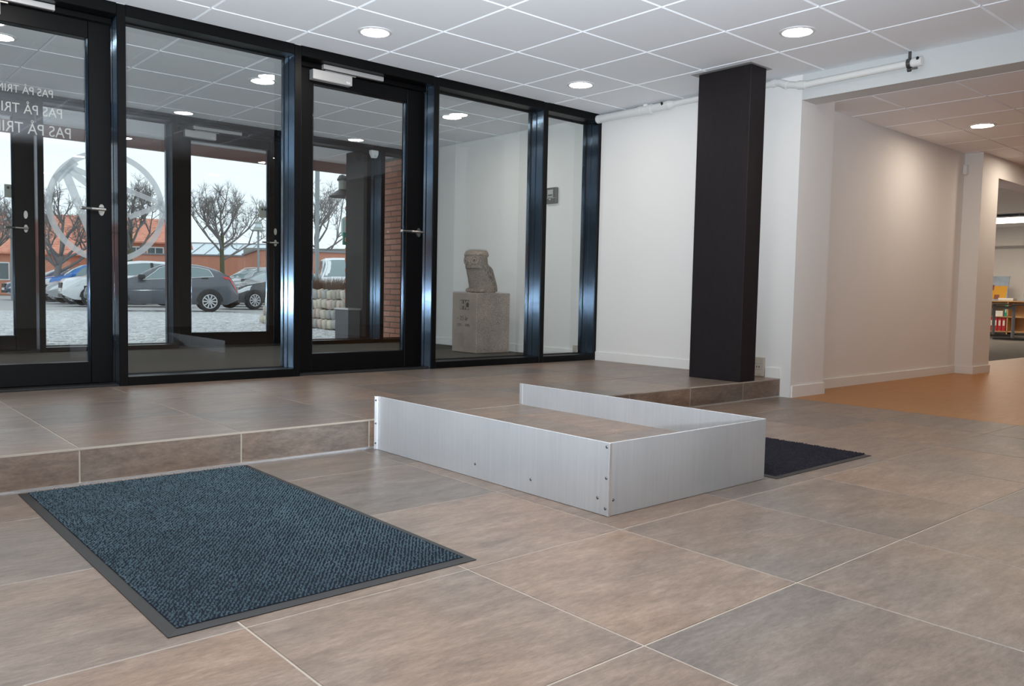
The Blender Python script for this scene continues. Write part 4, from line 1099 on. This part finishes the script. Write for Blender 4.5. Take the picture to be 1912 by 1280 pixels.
for k in range(4):
    w = obj('window', B().box(9+1.6*k, 10.1+1.6*k, .0, .04, .9, 2.0), M['white'], b1, local=True)
    obj('pane', B().box(9.07+1.6*k, 10.03+1.6*k, .04, .06, .97, 1.93), M['window'], w, local=True)
b2 = local_build('brick_wall', (13.95, 39.4, ZG), math.atan2(2.2, -2.5), 'low flat brick wall between bare tree and greenhouse')
tag(b2, cat='wall')
obj('masonry', B().box(0, 9, -.35, 0, 0, 2.48), M['brickfar'], b2, local=True); obj('coping', B().box(-.05, 9, -.42, .06, 2.48, 2.56), M['deskleg'], b2, local=True)
b3 = local_build('brick_shed', (12.55, 35.25, ZG), 0, 'flat roofed brick shed left of the stone bed')
bx = B().add([(0,0,0), (5,-1.6,0), (5.2,2.2,0), (.25,2.45,0), (0,0,2.68), (5,-1.6,2.68), (5.2,2.2,2.68), (.25,2.45,2.45)], [(3,2,1,0), (4,5,6,7), (0,1,5,4), (1,2,6,5), (2,3,7,6), (3,0,4,7)])
obj('wall', bx, M['brickfar'], b3, local=True)
obj('roof_edge', B().add([(-.1,-.1,2.68), (5.05,-1.7,2.68), (5.3,2.25,2.68), (.15,2.5,2.45), (-.1,-.1,2.78), (5.05,-1.7,2.78), (5.3,2.25,2.78), (.15,2.5,2.55)], [(3,2,1,0), (4,5,6,7), (0,1,5,4), (1,2,6,5), (2,3,7,6), (3,0,4,7)]), M['deskleg'], b3, local=True)
b4 = local_build('greenhouse', (21.0, 51.9, ZG), math.atan2(4.4, -5.0), 'pale glass roofed greenhouse behind the bare tree')
obj('wall', B().box(-2, 12, -6, 0, 0, 2.9), M['white'], b4, local=True)
for k in range(14):
    x0 = -2+k
    g = B(); g.add([(x0+.04, .05, 3.05), (x0+.96, .05, 3.05), (x0+.96, -3, 4.05), (x0+.04, -3, 4.05), (x0+.04, .05, 3.0), (x0+.96, .05, 3.0), (x0+.96, -3, 4.0), (x0+.04, -3, 4.0)], [(0,1,2,3), (4,7,6,5), (0,4,5,1), (2,6,7,3), (0,3,7,4), (1,5,6,2)])
    obj('pane', g, M['glasshouse'], b4, local=True)
fr = B()
for k in range(15): fr.tube((-2+k, .08, 3.04), (-2+k, -3, 4.08), .035, n=4)
fr.tube((-2, -3, 4.08), (12, -3, 4.08), .05, n=4).tube((-2, .08, 3.0), (12, .08, 3.0), .06, n=4)
obj('glazing_bars', fr, M['deskleg'], b4, local=True)
for k in range(5):
    w = obj('window', B().box(.2+2.2*k, 1.6+2.2*k, 0, .05, 1.6, 2.8), M['deskleg'], b4, local=True); obj('pane', B().box(.28+2.2*k, 1.52+2.2*k, .05, .07, 1.66, 2.74), M['glasshouse'], w, local=True)
b5 = local_build('brick_house', (17.4, 41.0, ZG), math.atan2(1.5, -1.2), 'low brick house with grey green roof behind the white van')
obj('wall', B().box(-5, 3, -5, 0, 0, 2.55), M['brickfar'], b5, local=True); obj('roof', B().box(-5.2, 3.2, -5, .3, 2.55, 3.15), M['lamphat'], b5, local=True)

# ------------------------------------------------------------------ cars
STY = {
 'hatch': dict(L=4.25, W=1.78, Hh=1.46, top=[(0,.52),(.03,.68),(.12,.76),(.5,.86),(1.0,.95),(1.28,1.0),(1.75,1.27),(2.1,1.42),(2.6,1.46),(3.1,1.42),(3.55,1.32),(3.9,1.13),(4.12,.97),(4.21,.72),(4.25,.55)], belt=[(0,.52),(.5,.80),(1.2,.90),(2.4,.96),(3.4,1.04),(3.95,1.06),(4.25,.55)], ws=(1.32, 2.08), rw=(3.62, 3.98), sw=(1.55, 3.5)),
 'suv': dict(L=4.45, W=1.84, Hh=1.66, top=[(0,.60),(.03,.85),(.12,.95),(.5,1.02),(1.0,1.08),(1.25,1.12),(1.7,1.42),(2.05,1.60),(2.6,1.66),(3.4,1.64),(3.95,1.56),(4.2,1.25),(4.36,1.0),(4.42,.75),(4.45,.6)], belt=[(0,.60),(.5,.95),(1.2,1.03),(2.4,1.07),(3.6,1.12),(4.2,1.13),(4.45,.6)], ws=(1.3, 2.03), rw=(3.97, 4.2), sw=(1.5, 3.85)),
 'van': dict(L=4.9, W=1.92, Hh=1.96, top=[(0,.60),(.03,.85),(.15,1.0),(.6,1.10),(.95,1.18),(1.5,1.62),(1.9,1.88),(2.4,1.95),(3.6,1.96),(4.6,1.94),(4.78,1.70),(4.86,1.2),(4.88,.8),(4.9,.6)], belt=[(0,.60),(.6,1.05),(1.2,1.12),(2.4,1.15),(4.0,1.17),(4.75,1.17),(4.9,.6)], ws=(1.0, 1.85), rw=(4.62, 4.84), sw=(1.35, 4.5)),
}
def interp(tab, x):
    if x <= tab[0][0]: return tab[0][1]
    for (a, b), (c, d) in zip(tab, tab[1:]):
        if x <= c: return b+(d-b)*(x-a)/(c-a)
    return tab[-1][1]
def car(name, sty, loc, rz, paint, label, chrome_line=False, rails=False):
    s = STY[sty]; L, Wd = s['L'], s['W']
    c = empty(name, loc, rz, label=label, cat='car')
    def width(x):
        e = min(x, L-x); return Wd/2*(1-.42*max(0, 1-e/.55)**2.2)
    def sec(x):
        """half cross-section, from sill to roof centre; front of the car is +x in local space"""
        zt, zb, w = interp(s['top'], x), min(interp(s['belt'], x), interp(s['top'], x)), width(x)
        e = min(x, L-x); sill = .22+.16*max(0, 1-e/.35)
        green = max(0, zt-zb); wr = w*(1-.30*min(1, green/.5)) if green > .03 else w*.90
        pts = [(w*.90, sill), (w*.975, sill+.14), (w, sill+(zb-sill)*.55), (w*.985, zb-.03), (w*.955, zb+.005*(green > .03))]
        if green > .03:
            pts += [(wr+(w*.955-wr)*.45, zb+green*.45), (wr, zt-min(.09, green*.3)), (wr*.88, zt-.028), (wr*.5, zt-.006), (0, zt)]
        else:
            pts += [(w*.94, zt-.01), (wr*.93, zt), (wr*.8, zt+.008), (wr*.45, zt+.016), (0, zt+.018)]
        return pts
    xs = sorted(set([0, .03, .07, .12, .2, .32, .5, .75, 1.0, 1.2, 1.4, 1.6, 1.8, 2.0, 2.2, 2.5, 2.8, 3.1, 3.4, 3.6, 3.8, 3.95] + [L-.35, L-.22, L-.12, L-.06, L-.02, L]))
    secs = [sec(x) for x in xs]; m = len(secs[0])
    def pt(i, k, sgn): return (L/2-xs[i], sgn*secs[i][k][0], secs[i][k][1])
    b = B(); vs = []
    for i in range(len(xs)):
        row = [pt(i, k, 1) for k in range(m)] + [pt(i, k, -1) for k in range(m-2, -1, -1)]
        vs += row
    R = 2*m-1
    fs = [(i*R+k, i*R+k+1, (i+1)*R+k+1, (i+1)*R+k) for i in range(len(xs)-1) for k in range(R-1)]
    fs += [tuple(range(R)), tuple((len(xs)-1)*R+k for k in range(R))[::-1]]
    fs += [(i*R, (i+1)*R, (i+1)*R+R-1, i*R+R-1) for i in range(len(xs)-1)]
    obj('body', b.add(vs, fs).smooth(), paint, c, local=True)
    def surf(x, v):
        """v runs 0..m-1 along the half section"""
        p = sec(x); k = min(m-2, int(v)); f = v-k
        return p[k][0]+(p[k+1][0]-p[k][0])*f, p[k][1]+(p[k+1][1]-p[k][1])*f
    def patch(x0, x1, v0, v1, sgn, off=.006, nx=8, nv=4, fx0=None, fx1=None):
        b = B(); vs = []
        for i in range(nx+1):
            for j in range(nv+1):
                v = v0+(v1-v0)*j/nv
                a0 = x0+(fx0(j/nv) if fx0 else 0); a1 = x1+(fx1(j/nv) if fx1 else 0)
                x = a0+(a1-a0)*i/nx; y, z = surf(x, v)
                vs.append((L/2-x, sgn*(y+off), z+(off*.6 if v > 4 else 0)))
        return b.add(vs, [(i*(nv+1)+j, i*(nv+1)+j+1, (i+1)*(nv+1)+j+1, (i+1)*(nv+1)+j) for i in range(nx) for j in range(nv)])
    x0, x1 = s['sw']
    for sg in (1, -1):
        g = patch(x0, x1, 4.15, 5.95, sg, .005, 12, 4, lambda t: .42*t, lambda t: -.12*t)
        o = obj('side_window', g, M['carglass'], c, local=True)
        if chrome_line:
            k = B()
            def line(xa, xb, va, vb, n=10):
                pts = []
                for i in range(n+1):
                    x = xa+(xb-xa)*i/n; v = va+(vb-va)*i/n; y, z = surf(x, v); pts.append((L/2-x, sg*(y+.008), z))
                for p, q in zip(pts, pts[1:]): k.tube(p, q, .013, n=4, caps=False)
            line(x0, x1, 4.1, 4.1); line(x0+.44, x1-.13, 6.0, 6.0); line(x0, x0+.44, 4.1, 6.0, 4); line(x1, x1-.13, 4.1, 6.0, 4)
            obj('window_trim', k, M['plate'], o, local=True)
        xm = (x0+x1)/2+.1
        obj('door_pillar', patch(xm, xm+.10, 4.12, 6.0, sg, .010, 1, 4), M['cardark'], c, local=True)
        obj('headlight', patch(.06, .62, 2.5, 3.9, sg, .008, 6, 3, lambda t: .10*t, lambda t: .12*t), M['carlight'], c, local=True)
        obj('taillight', patch(L-.52, L-.05, 2.9, 4.1 if sty == 'hatch' else 4.6, sg, .010, 6, 3, lambda t: .10*(1-t), None), M['taillight'], c, local=True)
        y, z = surf(1.55, 4.2)
        mi = B().cbox(L/2-1.62, L/2-1.42, min(sg*(y+.04), sg*(y+.22)), max(sg*(y+.04), sg*(y+.22)), z+.01, z+.14, .03).box(L/2-1.56, L/2-1.5, min(sg*y, sg*(y+.06)), max(sg*y, sg*(y+.06)), z-.01, z+.04)
        obj('side_mirror', mi, M['cardark'] if sty == 'hatch' else paint, c, local=True)
        for xh in (2.35, 3.25):
            y, z = surf(xh, 3.3); obj('door_grip', B().cbox(L/2-xh-.10, L/2-xh+.10, min(sg*(y-.02), sg*(y+.018)), max(sg*(y-.02), sg*(y+.018)), z-.015, z+.018, .006), M['cardark'], c, local=True)
        for xw in (.82, L-.86):
            yw = width(xw)*.985; wx = L/2-xw
            a = B(); n = 28
            a.add([(wx+.375*math.cos(PI*k/n), sg*(yw+.006+.018*(k not in (0, n))), max(.2, .315+.375*math.sin(PI*k/n))) for k in range(n+1)], [tuple(range(n+1)) if sg > 0 else tuple(range(n+1))[::-1]])
            obj('wheel_arch', a, M['cardark'], c, local=True)
            o = obj('wheel', B().lathe([(.20, -.20), (.29, -.20), (.318, -.17), (.322, -.08), (.318, .015), (.295, .03), (.215, .022), (.205, .0), (.0, -.02)], (wx, sg*(yw-.0), .318), 'y', 32).smooth() if sg > 0 else
                    B().lathe([(.20, .20), (.29, .20), (.318, .17), (.322, .08), (.318, -.015), (.295, -.03), (.215, -.022), (.205, 0), (.0, .02)], (wx, -yw, .318), 'y', 32).smooth(), M['tyre'], c, local=True)
            r = B(); yo = sg*(yw+.026)
            r.lathe([(.214, 0), (.190, 0)] if True else 0, (wx, yo, .318), 'y', 32)
            for k in range(10):
                an = 2*PI*k/10; ca, sa = math.cos(an), math.sin(an); t = .021
                r.add([(wx+ca*.03-sa*t*.7, yo, .318+sa*.03+ca*t*.7), (wx+ca*.03+sa*t*.7, yo, .318+sa*.03-ca*t*.7), (wx+ca*.195+sa*t, yo, .318+sa*.195-ca*t), (wx+ca*.195-sa*t, yo, .318+sa*.195+ca*t)], [(0,1,2,3)])
            r.add([(wx+.05*math.cos(2*PI*k/12), yo, .318+.05*math.sin(2*PI*k/12)) for k in range(12)], [tuple(range(12))])
            obj('rim', r, M['rim'], o, local=True, recalc=False)
    a, b_ = s['ws']
    def cross(xa, xb, v0, off=.006, nx=6):
        bb = B(); vs = []
        vv = [v0, 7.6, 8.4, m-1]
        for i in range(nx+1):
            x = xa+(xb-xa)*i/nx
            row = [surf(x, min(v, m-1-1e-6)) for v in vv]
            pts = [(L/2-x, y, z+off) for y, z in row] + [(L/2-x, -y, z+off) for y, z in row[-2::-1]]
            vs += pts
        n = 7
        return bb.add(vs, [(i*n+k, i*n+k+1, (i+1)*n+k+1, (i+1)*n+k) for i in range(nx) for k in range(n-1)])
    obj('windshield', cross(a, b_, 6.6).smooth(), M['carglass'], c, local=True); obj('rear_window', cross(s['rw'][0], s['rw'][1], 6.6).smooth(), M['carglass'], c, local=True)
    wn = width(.05)
    gz = s['top'][0][1]
    obj('grille', B().cbox(L/2-.08, L/2+.012, -wn*.55, wn*.55, gz+.02, gz+.20, .01), M['cardark'], c, local=True)
    obj('lower_grille', B().cbox(L/2-.08, L/2+.012, -wn*.7, wn*.7, .30, .42, .01), M['cardark'], c, local=True)
    obj('number_plate', B().cbox(L/2+.005, L/2+.022, -.25, .25, gz-.10, gz+.01, .002), M['plate'], c, local=True)
    obj('number_plate', B().cbox(-L/2-.016, -L/2+.002, -.25, .25, .66, .77, .002), M['plate'], c, local=True)
    obj('bumper_trim', B().cbox(-L/2-.01, -L/2+.3, -wn*.8, wn*.8, .28, .42, .02), M['cardark'], c, local=True)
    if rails:
        for sg in (1, -1):
            rl = B(); pts = []
            for i in range(9):
                x = 1.95+(3.75-1.95)*i/8; y, z = surf(x, 7.0); pts.append((L/2-x, sg*y, z+(.06 if 0 < i < 8 else 0)))
            obj('roof_rail', rl.path(pts, .022, 6), M['rim'], c, local=True)
    return c
car('hatchback_car', 'hatch', (3.06, 20.78, ZG), math.radians(163), M['paint_grey'], 'slate grey hatchback seen side on, nearest of the parked cars', True)
car('hatchback_car', 'hatch', (7.95, 23.7, ZG), math.radians(188), M['paint_black'], 'black hatchback behind the tail of the slate grey car')
car('estate_car', 'hatch', (9.6, 27.3, ZG), math.radians(188), M['paint_white'], 'white car parked behind the black hatchback')
car('sport_utility_car', 'suv', (10.6, 31.6, ZG), math.radians(186), M['paint_silver'], 'silver car with roof rails farthest right in the row', True, True)
car('sport_utility_car', 'suv', (3.75, 26.5, ZG), math.radians(176), M['paint_white'], 'tall white car parked just behind the slate grey hatchback')
car('hatchback_car', 'hatch', (3.9, 30.3, ZG), math.radians(178), M['paint_silver'], 'silver car left of and behind the tall white car')
car('sport_utility_car', 'suv', (4.3, 34.6, ZG), math.radians(178), M['paint_blue'], 'bright blue car showing only its roof above the silver car')
car('hatchback_car', 'hatch', (3.9, 38.4, ZG), math.radians(182), M['paint_navy'], 'navy blue car with nose showing at the far left')
car('delivery_van', 'van', (10.2, 22.6, ZG), math.radians(247), M['paint_white'], 'white van with large pale windscreen behind the hedge')
